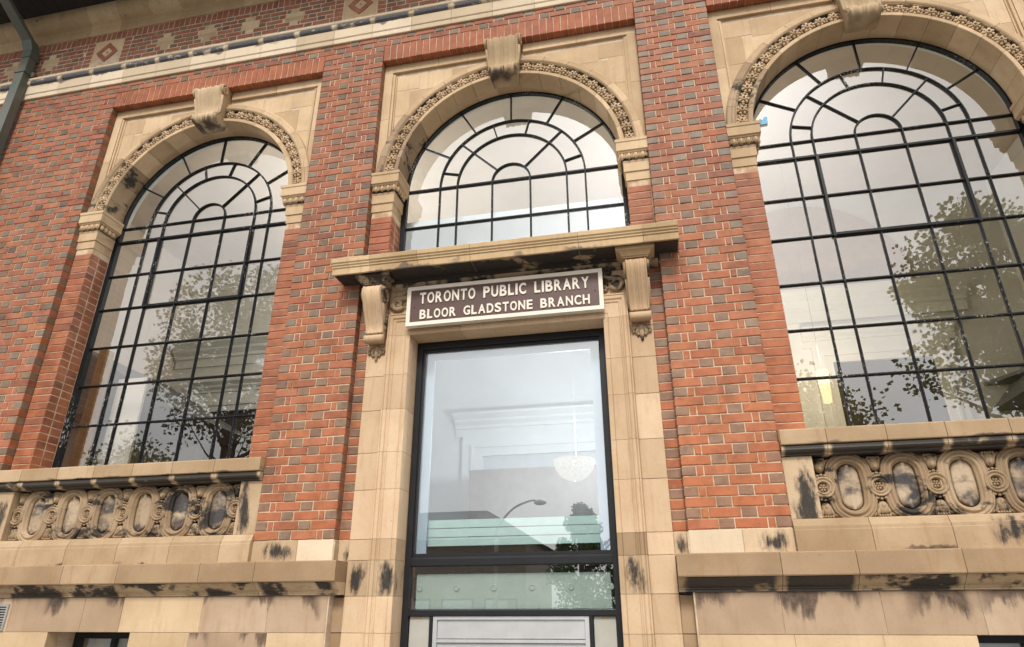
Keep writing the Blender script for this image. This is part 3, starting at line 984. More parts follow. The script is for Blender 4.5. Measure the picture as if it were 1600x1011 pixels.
# ================================================================== SILLS AND CARVED BALUSTRADE PANELS
def oval_ring(cx, cz, hs, r, prof, y, n=44):
    """(d, h) profile swept round a stadium of straight half length hs and radius r; d outwards, h proud"""
    R = []
    for k in range(n):
        a = 2 * math.pi * k / n
        nx, nz = math.cos(a), math.sin(a)
        px, pz = cx + r * nx, cz + r * nz * 1.02 + (hs * max(-1, min(1, nz * 2.2)))
        R.append([(px + d * nx, y - h, pz + d * nz) for d, h in prof])
    return R
def balustrade(cx):
    x0, x1 = cx - W / 2 + .002, cx + W / 2 - .002
    yg = 0.125
    base = ob('balustrade', MB().box(x0, x1, yg, 0.34, 0.0, 0.54), MT['carvedark'], LIB)
    ob('sill_slope', MB().run([(WINY - .03, 0.735), (-0.05, 0.694), (-0.05, .62), (WINY - .03, .62)], x0, x1), MT['stone'], base)
    # sill stones and the dark moulding beneath
    n = 7
    edges = [x0 + (x1 - x0) * t for t in (0, .115, .26, .40, .545, .69, .84, 1.0)]
    for a, b in zip(edges, edges[1:]):
        g = 0.002
        ob('sill_stone', MB().run([(-.062, .584), (-.066, .590), (-.066, .690), (-.060, .700), (0.10, .722), (0.10, .584)], a + g, b - g), MT['sill'], base)
        pr = [(.02, .578)] + [(-.045, .578), (-.047, .568)] + [(-.018 - .030 * math.cos(math.radians(t)), .552 + .0 - .022 * math.sin(math.radians(t))) for t in (-20, 10, 40, 70, 100)] + [(.0, .524), (.0, .512), (.13, .512), (.13, .578)]
        ob('sill_moulding', MB().run(pr, a + g, b - g), MT['sootmould'], base)
    hwid = 1.195
    for s in (-1, 1):
        lo, hi = sorted((cx + s * hwid, cx + s * (W / 2 - .002)))
        ob('end_block', MB().block(lo, hi, 0.058, 0.510, 0.018, 0.15), MT['patchblock'], base)
    cz, pitch = 0.284, 0.3805
    for i in range(6):
        ox = cx + (i - 2.5) * pitch
        mb = MB()
        strap = [(.056, .0), (.056, .040), (.050, .052), (.044, .053), (.040, .042), (.034, .056), (.024, .058), (.017, .044), (.010, .046), (.004, .060), (-.008, .062), (-.014, .050), (-.019, .036), (-.026, .034), (-.030, .020), (-.031, .0)]
        mb.rings(oval_ring(ox, cz, .082, .112, strap, yg), True, False, True)
        ob('oval_strap', mb, MT['carved'], base, True)
        fld = MB()
        # domed oval field with an upright ridge
        R = []
        for q in (1.0, .8, .55, .28, .04):
            ring = []
            for k in range(28):
                a = 2 * math.pi * k / 28
                nx, nz = math.cos(a), math.sin(a)
                x = .081 * nx * q
                z = (.081 * nz + .080 * max(-1, min(1, nz * 2.2))) * q
                ring.append((ox + x, yg - .012 - .022 * (1 - (x / .081) ** 2) - .010 * math.exp(-(x / .009) ** 2), cz + z))
            R.append(ring)
        fld.rings(R, True, True)
        ob('oval_field', fld, MT['ovalfield'], base, True)
    for i in range(7):
        ox = cx + (i - 3) * pitch
        mb = MB()
        R = []
        for k in range(28):
            a = 2 * math.pi * k / 28
            R.append([(ox + r * math.cos(a), yg - h, cz + r * math.sin(a)) for r, h in ((.078, 0), (.078, .060), (.073, .067), (.066, .065), (.061, .052), (.055, .054), (.050, .063), (.043, .061), (.038, .046), (.034, .02))])
        mb.rings(R, False, False, True)
        mb.lump((ox, yg - .022, cz), (.036, .012, .036), 10, 4)
        for k in range(6):
            a = k * math.pi / 3
            mb.lump((ox + .019 * math.cos(a), yg - .036, cz + .019 * math.sin(a)), (.012, .009, .008), 6, 4, a)
        mb.lump((ox, yg - .040, cz), (.009, .009, .009), 6, 4)
        for s in (-1, 1):
            for t in (-1, 0, 1):
                mb.lump((ox + t * .026, yg - .045, cz + s * (.092 - abs(t) * .006)), (.013, .012, .010), 6, 4)
        if abs(i - 3) == 3:                     # the end ones are cut by the end blocks
            mb.v = [(min(max(x, cx - hwid + .003), cx + hwid - .003), y, z) for x, y, z in mb.v]
        ob('carved_rosette', mb, MT['carved'], base, True)
        for s in (-1, 1):
            lf = MB()
            zc = cz + s * .158
            lf.lump((ox, yg - .03, zc), (.040, .034, .050), 9, 6)
            lf.lump((ox, yg - .056, zc - s * .018), (.016, .012, .022), 7, 4)
            for t in (-1, 1):
                lf.lump((ox + t * .030, yg - .026, zc + s * .012), (.017, .026, .045), 7, 5, -t * s * .35)
                lf.lump((ox + t * .058, yg - .018, zc + s * .038), (.034, .018, .014), 7, 4, t * s * .5)
                lf.lump((ox + t * .092, yg - .014, zc + s * .050), (.022, .014, .010), 6, 4, t * s * .2)
            for t in (-2, -1, 0, 1, 2):
                lf.lump((ox + t * .017, yg - .040, zc + s * .050), (.010, .012, .010), 5, 4)
            if abs(i - 3) == 3:
                lf.v = [(min(max(x, cx - hwid + .003), cx + hwid - .003), y, z) for x, y, z in lf.v]
            ob('carved_leaf', lf, MT['carved'], base, True)
for cx in (-BAY, BAY):
    balustrade(cx)

# ================================================================== STONE BASE: plinth course, ledge, ashlar
def stones(name, prof_or_block, edges, mt, parent=LIB, g=0.0018):
    for a, b in zip(edges, edges[1:]):
        m = mt() if callable(mt) else mt
        if callable(prof_or_block):
            mb = prof_or_block(a + g, b - g)
        else:
            mb = MB().run(prof_or_block, a + g, b - g)
        ob(name, mb, MT[m], parent)
def split(a, b, w, jit=.12):
    n = max(1, round((b - a) / w))
    e = [a + (b - a) * i / n for i in range(n + 1)]
    for i in range(1, n):
        e[i] += random.uniform(-jit, jit) * w
    return e
pick = lambda p, a='patchstone', b='stone': (lambda: a if random.random() < p else b)
plinth = ob('stone_base', MB().box(XL, -1.318, .006, .5, GROUND, -.01).box(1.318, XR, .006, .5, GROUND, -.01), MT['palemortar'], LIB)
# the base core leaves the basement windows open
bpy.data.objects.remove(plinth)
BW = 0.40                                      # half width of a basement window
def base_core():
    mb = MB()
    holes = [-BAY, BAY]
    for a, b in ((XL, -W / 2 + .01), (W / 2 - .01, XR)):
        h = [q for q in holes if a < q < b][0]
        mb.box(a, b, .006, .5, -.69, -.012)
        mb.box(a, h - BW - .006, .006, .5, GROUND, -.69)
        mb.box(h + BW + .006, b, .006, .5, GROUND, -.69)
        mb.box(h - BW - .006, h + BW + .006, .006, .5, GROUND, -1.65)
    return ob('stone_base', mb, MT['palemortar'], LIB)
base = base_core()
for (a, b) in ((-W / 2 - P, -W / 2), (W / 2, W / 2 + P)):
    mid = a + P * (.56 if a < 0 else .52)
    for q, (x0, x1) in enumerate(((a, mid), (mid, b))):
        ob('plinth_stone', MB().block(x0 + .0015, x1 - .0015, -.168, -.002, 0.0, .2, .004), MT['patchplinth' if (a < 0) == (q == 0) else 'string'] if False else MT['patchblock' if (a < 0) == (q == 0) else 'string'], base)
for cx in BAYS[0::2]:
    e = [cx - W / 2] + [cx - W / 2 + W * t for t in (.18, .36, .545, .73, .90)] + [cx + W / 2]
    stones('plinth_stone', [(.14, .056), (.0, .056), (-.010, .044), (-.022, .014), (-.034, .002), (-.034, -.020), (-.040, -.026), (-.040, -.168), (.14, -.168)], e, pick(.3, 'patchstone', 'sill'))
stones('plinth_stone', lambda a, b: MB().block(a, b, -.168, -.002, 0.0, .2), split(XL, -BAY - W / 2, .62), pick(.3))
stones('plinth_stone', lambda a, b: MB().block(a, b, -.168, -.002, 0.0, .2), split(BAY + W / 2, XR, .62), pick(.3))
# strip stones in the recess beside the doorway
for s in (-1, 1):
    lo, hi = sorted((s * 1.304, s * (W / 2)))
    ob('recess_stone', MB().block(lo, hi, -.178, -.004, RY + .002, .3), MT['patchblock'], base)
    for z0, z1 in ((-.70, -.44), (-1.05, -.70), (-1.5, -1.05), (-2.2, -1.5)):
        ob('recess_stone', MB().block(lo, hi, z0 + .002, z1 - .002, RY + .002, .3), MT['ledge'], base)
ledge = [(.12, -.172), (-.128, -.174), (-.135, -.182), (-.135, -.322), (-.130, -.330), (.12, -.330)]
mould = [(.12, -.3305), (-.112, -.3305), (-.112, -.338), (-.098, -.346), (-.082, -.362), (-.062, -.382), (-.038, -.394), (-.026, -.398), (-.026, -.408), (-.016, -.412), (-.016, -.424), (.12, -.424)]
for a, b in ((XL, -1.306), (1.306, XR)):
    e = split(a, b, .62, .14)
    stones('ledge_stone', ledge, e, 'ledge')
    stones('ledge_moulding', mould, e, lambda: random.choice(('midmould', 'midmould', 'sootmould')))
    ecs = []
    hole = -BAY if a < 0 else BAY
    rows_ = ((-.70, -.426, 1), (-1.02, -.70, 0), (-1.34, -1.02, 0), (-1.66, -1.34, 0), (-2.2, -1.66, 1))
    for z0, z1, whole in rows_:
        edge_in = (a, -W / 2) if a < 0 else (W / 2, b)
        segs = [edge_in] if whole else [(edge_in[0], hole - BW), (hole + BW, edge_in[1])]
        for q0, q1 in segs:
            stones('ashlar_stone', lambda x0, x1, z0=z0, z1=z1: MB().block(x0, x1, z0 + .0015, z1 - .0015, 0.0 + random.uniform(-.001, .001), .12, .003), split(q0, q1, .60 if whole else .64, .2), pick(.75, 'ashlar', 'stone') if whole and z1 > -.5 else pick(.12, 'ashlar', 'stone'))
# basement windows
for cx in (-BAY, BAY):
    bw = ob('basement_window', MB().rings([[(cx - BW, y, -.712) if False else q for q in ring] for ring in ([(cx - BW, .30, -.704), (cx - BW + .05, .30, -.754), (cx - BW + .05, .36, -.754), (cx - BW, .36, -.704)], [(cx + BW, .30, -.704), (cx + BW - .05, .30, -.754), (cx + BW - .05, .36, -.754), (cx + BW, .36, -.704)], [(cx + BW, .30, -1.65), (cx + BW - .05, .30, -1.60), (cx + BW - .05, .36, -1.60), (cx + BW, .36, -1.65)], [(cx - BW, .30, -1.65), (cx - BW + .05, .30, -1.60), (cx - BW + .05, .36, -1.60), (cx - BW, .36, -1.65)])], True, False, True), MT['blackmetal'], LIB)
    ob('mullion', MB().box(cx - .02, cx + .02, .302, .35, -1.61, -.75), MT['blackmetal'], bw)
    for s in (-1, 1):
        lo, hi = sorted((cx + s * .02, cx + s * (BW - .05)))
        ob('window_pane', MB().add([(lo, .335, -1.6), (hi, .335, -1.6), (hi, .335, -.754), (lo, .335, -.754)], [(0, 1, 2, 3)]), MT['doorglass'], bw)
    ob('lowered_blind', MB().box(cx - BW + .06, cx + BW - .06, .40, .41, -1.6, -.76), MT['white'], bw)

# ================================================================== STONE DOORWAY
DW = ob('doorway_surround', MB().box(-1.30, -.90, .08, .30, GROUND, 2.27).box(.90, 1.30, .08, .30, GROUND, 2.27).box(-.90, .90, .08, .24, 1.80, 2.27), MT['palemortar'], LIB)
arch_prof = [(0.0, .300), (0.0, .048), (.004, .044), (.036, .044), (.040, .050), (.046, .044), (.136, .044), (.141, .036), (.150, .032), (.156, .040), (.166, .040), (.171, .030), (.178, .026), (.196, .026), (.202, .034), (.208, .026), (.216, .026), (.220, .032), (.220, .10), (.220, .300)]
DX = 0.886
joints = [GROUND, -1.75, -1.3, -1.0, -.70, -.435, -.166, -.003, .397, .712, 1.09, 1.412, 1.79]
for s in (-1, 1):
    for z0, z1 in zip(joints, joints[1:]):
        mt = 'patchblock' if abs(z0 + .435) < .01 else ('ledge' if abs(z0 + .166) < .01 and random.random() < .5 else 'jamb')
        ob('jamb_stone', MB().rise([(s * (DX + o), y) for o, y in arch_prof], z0 + .0012, z1 - .0012), MT[mt], DW)
    j2 = joints[:-1] + [1.70, 2.03, 2.262]
    for z0, z1 in zip(j2, j2[1:]):
        lo, hi = sorted((s * (DX + .221), s * 1.303))
        mt = 'patchblock' if abs(z0 + .435) < .01 and s < 0 else 'jamb'
        ob('pilaster_stone', MB().block(lo, hi, z0 + .0012, z1 - .0012, .064, .29, .003), MT[mt], DW)
# head of the architrave: mitred corners and a run between them
zt = 1.79
def mitre(s, x_in):
    R = []
    R.append([(s * (DX + o), y, zt + .0012) for o, y in arch_prof])
    R.append([(s * (DX + o), y, zt + o) for o, y in arch_prof])
    R.append([(s * x_in, y, zt + o) for o, y in arch_prof])
    return R
for s in (-1, 1):
    ob('architrave_corner', MB().rings(mitre(s, .40)), MT['jamb'], DW)
ob('architrave_head', MB().rings([[(x, y, zt + o) for o, y in arch_prof] for x in (-.398, .398)]), MT['jamb'], DW)
for i, (a, b) in enumerate(((-1.105, -.4), (-.397, .397), (.4, 1.105))):
    ob('frieze_stone', MB().block(a, b, zt + .2225, 2.252, .058, .2, .003), MT['jamb'], DW)
# bed moulding and the lintel shelf over it
bed = [(.2, 2.2522), (.052, 2.2522), (.048, 2.258), (.036, 2.264), (.036, 2.270), (.022, 2.277), (.012, 2.287), (.006, 2.296), (.006, 2.304), (.2, 2.304)]
ob('bed_course', MB().run([(.2, 2.3045), (.004, 2.3045), (-.012, 2.318), (-.018, 2.3405), (.2, 2.3405)], -1.405, 1.405), MT['blacksoffit'], DW)
e = [-1.40, -1.02, -.36, .18, .69, 1.05, 1.40]
stones('bed_moulding', [(y - .005, z) for y, z in bed], e, 'midmould', DW, .0012)
for i in range(6):
    a, b = (-1.58, -1.206, -.744, -.246, .728, 1.285, 1.58)[i], (-1.58, -1.206, -.744, -.246, .728, 1.285, 1.58)[i + 1]
    pr = [(.30, 2.345), (.0, 2.345), (-.225, 2.345), (-.230, 2.332), (-.248, 2.332), (-.250, 2.335), (-.250, 2.392), (-.260, 2.400), (-.260, 2.412), (-.272, 2.424), (-.272, 2.434), (-.284, 2.446), (-.286, 2.482), (-.280, 2.490), (-.05, 2.506), (.30, 2.512)]
    if i in (0, 5):                    # ends stand in front of the piers
        pr = [(-.002 if y > 0 else y, z) for y, z in pr]
        pr = [q for k, q in enumerate(pr) if k == 0 or q != pr[k - 1]]
        ia, ib = (-1.58, -W / 2) if i == 0 else (W / 2, 1.58)
        ob('lintel_stone', MB().run(pr, ia, ib), MT['lintel'], DW)
        ja, jb_ = (-W / 2 + .001, b - .0015) if i == 0 else (a + .0015, W / 2 - .001)
        if jb_ - ja > 0.02:
            pr2 = [(.30, 2.345), (.0, 2.345), (-.225, 2.345), (-.230, 2.332), (-.248, 2.332), (-.250, 2.335), (-.250, 2.392), (-.260, 2.400), (-.260, 2.412), (-.272, 2.424), (-.272, 2.434), (-.284, 2.446), (-.286, 2.482), (-.280, 2.490), (-.05, 2.506), (.30, 2.512)]
            ob('lintel_stone', MB().run(pr2, ja, jb_), MT['lintel'], DW)
    else:
        ob('lintel_stone', MB().run(pr, a + .0015, b - .0015), MT['lintel'], DW)
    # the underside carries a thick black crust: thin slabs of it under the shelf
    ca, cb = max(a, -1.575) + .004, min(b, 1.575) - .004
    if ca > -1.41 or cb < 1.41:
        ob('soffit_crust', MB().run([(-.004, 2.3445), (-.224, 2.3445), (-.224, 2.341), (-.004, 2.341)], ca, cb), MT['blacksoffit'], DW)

# corbels
CORB = smooth_curve([(.02, 2.252), (-.090, 2.250), (-.150, 2.228), (-.172, 2.180), (-.162, 2.115), (-.122, 2.03), (-.070, 1.94), (-.034, 1.86), (-.028, 1.80)], 5)
for s in (-1, 1):
    cx = s * 1.205
    cb = ob('corbel', console(CORB, .093, .083, .07, .75), MT['jamb'], DW, True, (cx, 0, 0))
    vol = MB()
    for t in (-1, 1):
        vol.tube(spiral(t * .097, -.075, 2.160, .080, .014, 1.7, math.pi * .5, 1, .01), [.017] * 31, 6, (1, 0, 0))
        vol.lump((t * .090, -.075, 2.160), (.014, .018, .018))
        vol.tube([(t * .088, -.10, 2.07), (t * .084, -.06, 1.97), (t * .082, -.02, 1.88), (t * .080, -.01, 1.82)], [.020, .022, .020, .012], 6, (1, 0, 0))
        for q in range(5):
            vol.lump((t * .092, .02 - q * .006, 2.04 - q * .045), (.012, .016, .020), 6, 4)
    o = ob('corbel_volute', vol, MT['carved'], DW, True, (cx, 0, 0))
    rl = MB()
    rl.tube([(cx - .088, -.022, 1.750), (cx - .06, -.024, 1.750), (cx, -.022, 1.750), (cx + .06, -.024, 1.750), (cx + .088, -.022, 1.750)], [.040, .037, .039, .037, .040], 14, (0, 1, 0))
    rl.box(cx - .080, cx + .080, -.02, .075, 1.722, 1.80)
    ob('corbel_roll', rl, MT['jamb'], DW, True)
    lf = MB()
    for t, (dx, dz, rx, rz, an) in enumerate(((0, -.075, .026, .060, 0), (-.034, -.050, .020, .048, -.35), (.034, -.050, .020, .048, .35), (-.060, -.034, .016, .036, -.7), (.060, -.034, .016, .036, .7), (0, -.03, .03, .04, 0), (-.030, -.092, .012, .020, -.3), (.030, -.092, .012, .020, .3), (-.068, -.068, .011, .018, -.6), (.068, -.068, .011, .018, .6), (0, -.13, .014, .022, 0))):
        lf.lump((cx + dx, .062, 1.705 + dz), (rx, .030, rz), 8, 5, an)
    ob('acanthus_leaf', lf, MT['carved'], DW, True)
    # moulded cap block: three mitred steps
    def cap(ext, z):
        return [(cx - .100 - ext, -.138 - ext, z), (cx + .100 + ext, -.138 - ext, z), (cx + .098 + ext, .055, z), (cx - .098 - ext, .055, z)]
    ob('corbel_cap', MB().rings([cap(e_, z_) for e_, z_ in ((.0, 2.2525), (.008, 2.2525), (.008, 2.264), (.020, 2.266), (.020, 2.276), (.028, 2.292), (.042, 2.304), (.062, 2.308), (.066, 2.314), (.066, 2.3405))]), MT['stone' if s > 0 else 'carvedark'], DW)
# scroll ornaments either side of the sign
for s in (-1, 1):
    mb = MB()
    fl = lambda pts: [(s * x, y, z) for x, y, z in pts]
    big = spiral(1.022, .036, 2.108, .058, .020, 1.2, math.radians(-150), 1, .01, 26, 'xz')
    top = spiral(.942, .036, 2.232, .030, .010, 1.1, math.radians(-70), 1, .01, 20, 'xz')
    mb.tube(fl(big), [.024] * 12 + [.020] * 15, 7)
    mb.tube(fl(smooth_curve([(.912, .036, 2.215), (.925, .036, 2.185), (.955, .036, 2.165), (1.0, .036, 2.165), (1.05, .036, 2.158), (1.082, .036, 2.115), (1.07, .036, 2.07)], 4)), [.016 + .012 * math.sin(k * math.pi / 24) for k in range(25)], 7)
    mb.tube(fl(top), [.017] * 21, 6)
    mb.lump((s * 1.020, .045, 2.104), (.034, .022, .022), 7, 5)
    for q in range(6):
        mb.lump((s * (.918 + .016 * (q % 2)), .045, 2.052 + q * .020), (.022, .022, .016), 6, 4)
    ob('scroll_ornament', mb, MT['carved'], DW, True)

# ---- the tall glazed door screen
DR = ob('entrance_screen', MB().rings([[(x, y, z) for x, y, z in ring] for ring in ([(-.884, .262, GROUND), (-.830, .262, GROUND), (-.830, .34, GROUND), (-.884, .34, GROUND)], [(-.884, .262, 1.788), (-.830, .262, 1.720), (-.830, .34, 1.720), (-.884, .34, 1.788)], [(.884, .262, 1.788), (.830, .262, 1.720), (.830, .34, 1.720), (.884, .34, 1.788)], [(.884, .262, GROUND), (.830, .262, GROUND), (.830, .34, GROUND), (.884, .34, GROUND)])]), MT['blackmetal'], LIB)
ob('frame_bead', MB().box(-.83, -.815, .282, .32, -.10, 1.705).box(.815, .83, .282, .32, -.10, 1.705).box(-.83, .83, .2825, .32, 1.705, 1.72), MT['blackmetal'], DR)
ob('transom_bar', MB().run([(.258, -.206), (.252, -.200), (.252, -.150), (.262, -.136), (.285, -.128), (.285, -.104), (.34, -.104), (.34, -.206)], -.8295, .8295), MT['blackmetal'], DR)
ob('lower_transom', MB().run([(.262, -.578), (.262, -.538), (.285, -.530), (.34, -.530), (.34, -.578)], -.8295, .8295), MT['blackmetal'], DR)
def sheet(name, x0, x1, z0, z1, y, m, parent=DR):
    return ob(name, MB().add([(x0, y, z0), (x1, y, z0), (x1, y, z1), (x0, y, z1)], [(0, 1, 2, 3)]), MT[m], parent)
sheet('door_glass', -.829, .829, -.104, 1.719, .305, 'doorglass')
sheet('transom_glass', -.829, .829, -.53, -.206, .290, 'doorglass')
ob('backing_panel', MB().block(-.80, .80, -.53, -.262, .335, .36, .004), MT['palegreen'], DR)
for i in range(6):
    x = -.765 + i * .313
    R = []
    for k in range(14):
        a = 2 * math.pi * k / 14
        R.append([(x + r * math.cos(a), y, -.370 + r * math.sin(a)) for r, y in ((.024, .334), (.024, .326), (.018, .324), (.014, .330), (.0005, .330))])
    ob('panel_bolt', MB().rings(R, False, False, True), MT['palegreen'], DR)
for z0, z1 in ((.112, .178), (.038, .104), (-.036, .030)):
    ob('frosted_band', MB().box(-.745, .79, .40, .406, z0, z1), MT['frost'], DR)
ob('reflection_band', MB().box(-.829, -.735, .345, .36, -.10, 1.63).box(.735, .829, .345, .36, -.10, 1.63).box(-.829, .829, .345, .36, 1.63, 1.72), MT['bluegrey'], DR)  # added pale strips paint the band reflected along the glass edge
ob('band_post', MB().box(-.772, -.758, .39, .42, -.10, .19), MT['alu'], DR)
for s in (-1, 1):
    lo, hi = sorted((s * .652, s * .8295))
    ob('side_panel', MB().block(lo + .004, hi - .004, GROUND, -.582, .292, .32), MT['palegrey'], DR)
    lo, hi = sorted((s * .626, s * .651))
    ob('side_mullion', MB().box(lo, hi, .268, .33, GROUND, -.579), MT['blackmetal'], DR)
    ob('alarm_contact', MB().box(s * .75 - .03, s * .75 + .03, .284, .2915, -.594, -.584), mat_plain('rusty_red_label', (.3, .07, .04)) and MT['tan'], DR)
af = ob('door_frame', MB().rings([[(-.622, .275, GROUND), (-.590, .275, GROUND), (-.590, .33, GROUND), (-.622, .33, GROUND)], [(-.622, .275, -.582), (-.590, .275, -.606), (-.590, .33, -.606), (-.622, .33, -.582)], [(.622, .275, -.582), (.590, .275, -.606), (.590, .33, -.606), (.622, .33, -.582)], [(.622, .275, GROUND), (.590, .275, GROUND), (.590, .33, GROUND), (.622, .33, GROUND)]]), MT['alu'], LIB)
ob('head_panel', MB().block(-.589, .589, -.742, -.607, .292, .33, .004), MT['alu'], af)
ob('head_rail', MB().run([(.282, -.772), (.278, -.768), (.278, -.746), (.33, -.746), (.33, -.772)], -.589, .589), MT['alu'], af)
ob('door_leaf', MB().box(-.588, -.53, .30, .33, GROUND + .01, -.776).box(.53, .588, .30, .33, GROUND + .01, -.776).box(-.53, .53, .30, .33, -.83, -.776), MT['alu'], af)
sheet('door_pane', -.53, .53, GROUND + .05, -.83, .315, 'doorglass', af)

# ================================================================== STRING COURSE, FRIEZE, COVE, EAVES
UP = ob('upper_wall', MB().box(XL, XR, .0045, .5, TOPZ - .002, 6.9), MT['palemortar'], LIB)
e = split(XL, XR, .48, .02)
e = [XL] + [-BAY - 1.372 - .0 + .48 * k for k in range(-6, 24)] + [XR]
e = sorted(q for q in e if XL <= q <= XR)
strp = [(.2, 5.572), (-.020, 5.572), (-.024, 5.578), (-.024, 5.636), (-.030, 5.640), (-.036, 5.648), (-.036, 5.776), (.2, 5.776)]
strt = [(.2, 5.7765), (-.036, 5.7765), (-.044, 5.782), (-.060, 5.794), (-.067, 5.812), (-.066, 5.832), (-.058, 5.848), (.2, 5.848)]
strf = [(.2, 5.8485), (-.052, 5.8485), (-.060, 5.854), (-.066, 5.864), (-.066, 5.884), (-.058, 5.892), (.0, 5.905), (.2, 5.905)]
MT['stringdark'] = mat_stone('blue_black_string_stone', (0.62, 0.50, 0.35), (0.56, 0.44, 0.3), soot=.80, streak=.1, ends=True, crust=((0.035, 0.037, 0.05), (0.10, 0.10, 0.12)))
stones('string_stone', strp, e, pick(.7, 'stringface', 'string'), UP)
stones('string_moulding', strt, e, pick(.85, 'stringdark', 'string'), UP)
stones('string_fillet', strf, e, 'string', UP)
# frieze bricks: bottom row of small headers, six courses with crosses and diamonds, rowlock course on top
FZ0, FZ1 = 5.985, 6.405
fr_s, fr_h, fr_small, tiles = [], [], [], []
fc = (FZ1 - FZ0) / 6
fj = .013
dia = [BAY * (k + .5) for k in range(-3, 3)]
dw = .215
cross = []
for d0, d1 in zip([-99] + dia, dia + [99]):
    if d0 > -90 and d1 < 90:
        mid = (d0 + d1) / 2
        cross += [mid + t * .603 for t in (-1.5, -.5, .5, 1.5)]
cross += [dia[0] - .86, dia[0] - 1.46, dia[0] - 2.06]
def put(x0, x1, z0, z1, kind):
    (fr_s if kind == 'S' else fr_h).append((x0, x1, z0, z1, kind, 0.0, UP))
x = XL
while x < XR - .05:
    fr_small.append((x, x + .052, 5.915, 5.915 + .056, 'C', 0.0, UP))
    x += .066
x = XL
while x < XR - .06:
    fr_s.append((x, x + .064, FZ1 + .004, 6.527, 'S', 0.0, UP))
    x += .0785
for k in range(6):
    z0, z1 = FZ0 + k * fc + .001, FZ0 + (k + 1) * fc - fj
    blocked = [(d - dw - .13, d + dw + .13) for d in dia]
    for d in dia:
        for sx in (-1, 1):
            a, b = sorted((d + sx * (dw + .012), d + sx * (dw + .115)))
            fr_h.append((a, b, z0, z1, 'S2', 0.0, UP)) if False else fr_s.append((a, b, z0, z1, 'S', 0.0, UP))
    for c in cross:
        if k in (2, 3):
            w = .122
        elif k in (1, 4):
            w = .052
        else:
            continue
        blocked.append((c - w - .006, c + w + .006))
        tiles.append((c - w, c + w, z0 - (fj * .5 if k in (3, 4) else 0), z1 + (fj * .5 if k in (1, 2) else 0)))
    blocked.sort()
    spans, cur = [], XL
    for a, b in blocked:
        if a > cur:
            spans.append((cur, a))
        cur = max(cur, b)
    spans.append((cur, XR))
    per = .215 + .1 + 2 * fj
    for a, b in spans:
        x = math.floor(a / per) * per - per + (per / 2 if k % 2 else 0) + (k // 2) * .04
        while x < b:
            for q, w in (('S', .215), ('H', .1)):
                u, v = max(x, a), min(x + w, b)
                if v - u > .022:
                    put(u, v, z0, z1, q)
                x += w + fj
lay(fr_s, 'frieze_brick', 'frieze', .05, 'frieze_courses', 3)
lay(fr_h, 'frieze_header', 'header', .05, 'frieze_header_courses', 3)
lay(fr_small, 'frieze_dentil', 'frieze', .05, 'frieze_dentil_course', 2, 120)
for i, (x0, x1, z0, z1) in enumerate(tiles):
    ob('cross_tile', MB().block(x0, x1, z0, z1, .001, .05, .003), MT['cove'], UP)
for d in dia:
    if d > 4.5:
        continue
    zc = (FZ0 + FZ1) / 2 - .006
    h = (FZ1 - FZ0) / 2 - .006
    dt = ob('diamond_tile', MB().block(d - dw, d + dw, zc - h, zc + h, .004, .05, .003), MT['stone'], UP)
    ca = sa = math.sqrt(.5)
    L, T, o_ = .185, .058, .052 + .006
    for q in range(4):
        a = q * math.pi / 2 + math.pi / 4
        mb = MB().block(-L / 2 - .02, L / 2 - .02, .062, .062 + T, -.006, .02, .003)
        mb.v = [(d + x * math.cos(a) - z * math.sin(a), y, zc + x * math.sin(a) + z * math.cos(a)) for x, y, z in mb.v]
        ob('diamond_brick', mb, MT['frieze'], UP)
    ob('diamond_boss', MB().lump((d, .002, zc), (.016, .008, .016)), MT['carved'], UP, True)
e2 = split(XL, XR, .46, .03)
stones('cove_stone', [(.2, 6.532), (-.012, 6.532), (-.018, 6.538), (-.018, 6.650), (-.030, 6.656), (-.030, 6.672), (-.040, 6.680), (.2, 6.680)], e2, 'stone', UP)
pc = [(.2, 6.6805), (-.036, 6.6805)] + [(-.036 - .165 * math.sin(t) * 1.0, 6.684 + .165 * (1 - math.cos(t))) for t in np.linspace(.15, math.pi / 2, 9)] + [(-.201, 6.872), (.2, 6.872)]
stones('cove_stone', pc, [q + .03 for q in e2[:-1]] + [XR], 'cove', UP)
EV = ob('eaves', MB().box(XL - .6, XR + .6, -.98, .5, 6.945, 7.1), MT['soffit'], LIB)
for i in range(int((XR - XL + 1.2) / .14)):
    x = XL - .6 + i * .14
    ob('eaves_board', MB().box(x + .002, x + .136, -.96, .02, 6.925 - .05 + random.uniform(0, .004), 6.944), MT['soffit'], EV)
ob('fascia_board', MB().box(XL - .6, XR + .6, -1.02, -.982, 6.84, 7.1), MT['soffit'], EV)
ob('gutter', MB().run([(-1.021, 7.08), (-1.021, 6.93), (-1.05, 6.90), (-1.12, 6.90), (-1.15, 6.94), (-1.15, 7.08), (-1.14, 7.08), (-1.14, 6.95), (-1.115, 6.912), (-1.055, 6.912), (-1.033, 6.935), (-1.033, 7.08)], XL - .6, XR + .6), MT['copper'], EV)
ob('roof_slab', MB().box(XL - .6, XR + .6, -1.0, 9.5, 7.101, 7.4), MT['soffit'], LIB)
# side and back of the building
ob('side_wall', MB().box(XL, XL + .3, .501, 9, GROUND, 7.1).box(XR - .3, XR, .501, 9, GROUND, 7.1), MT['brick'], LIB)

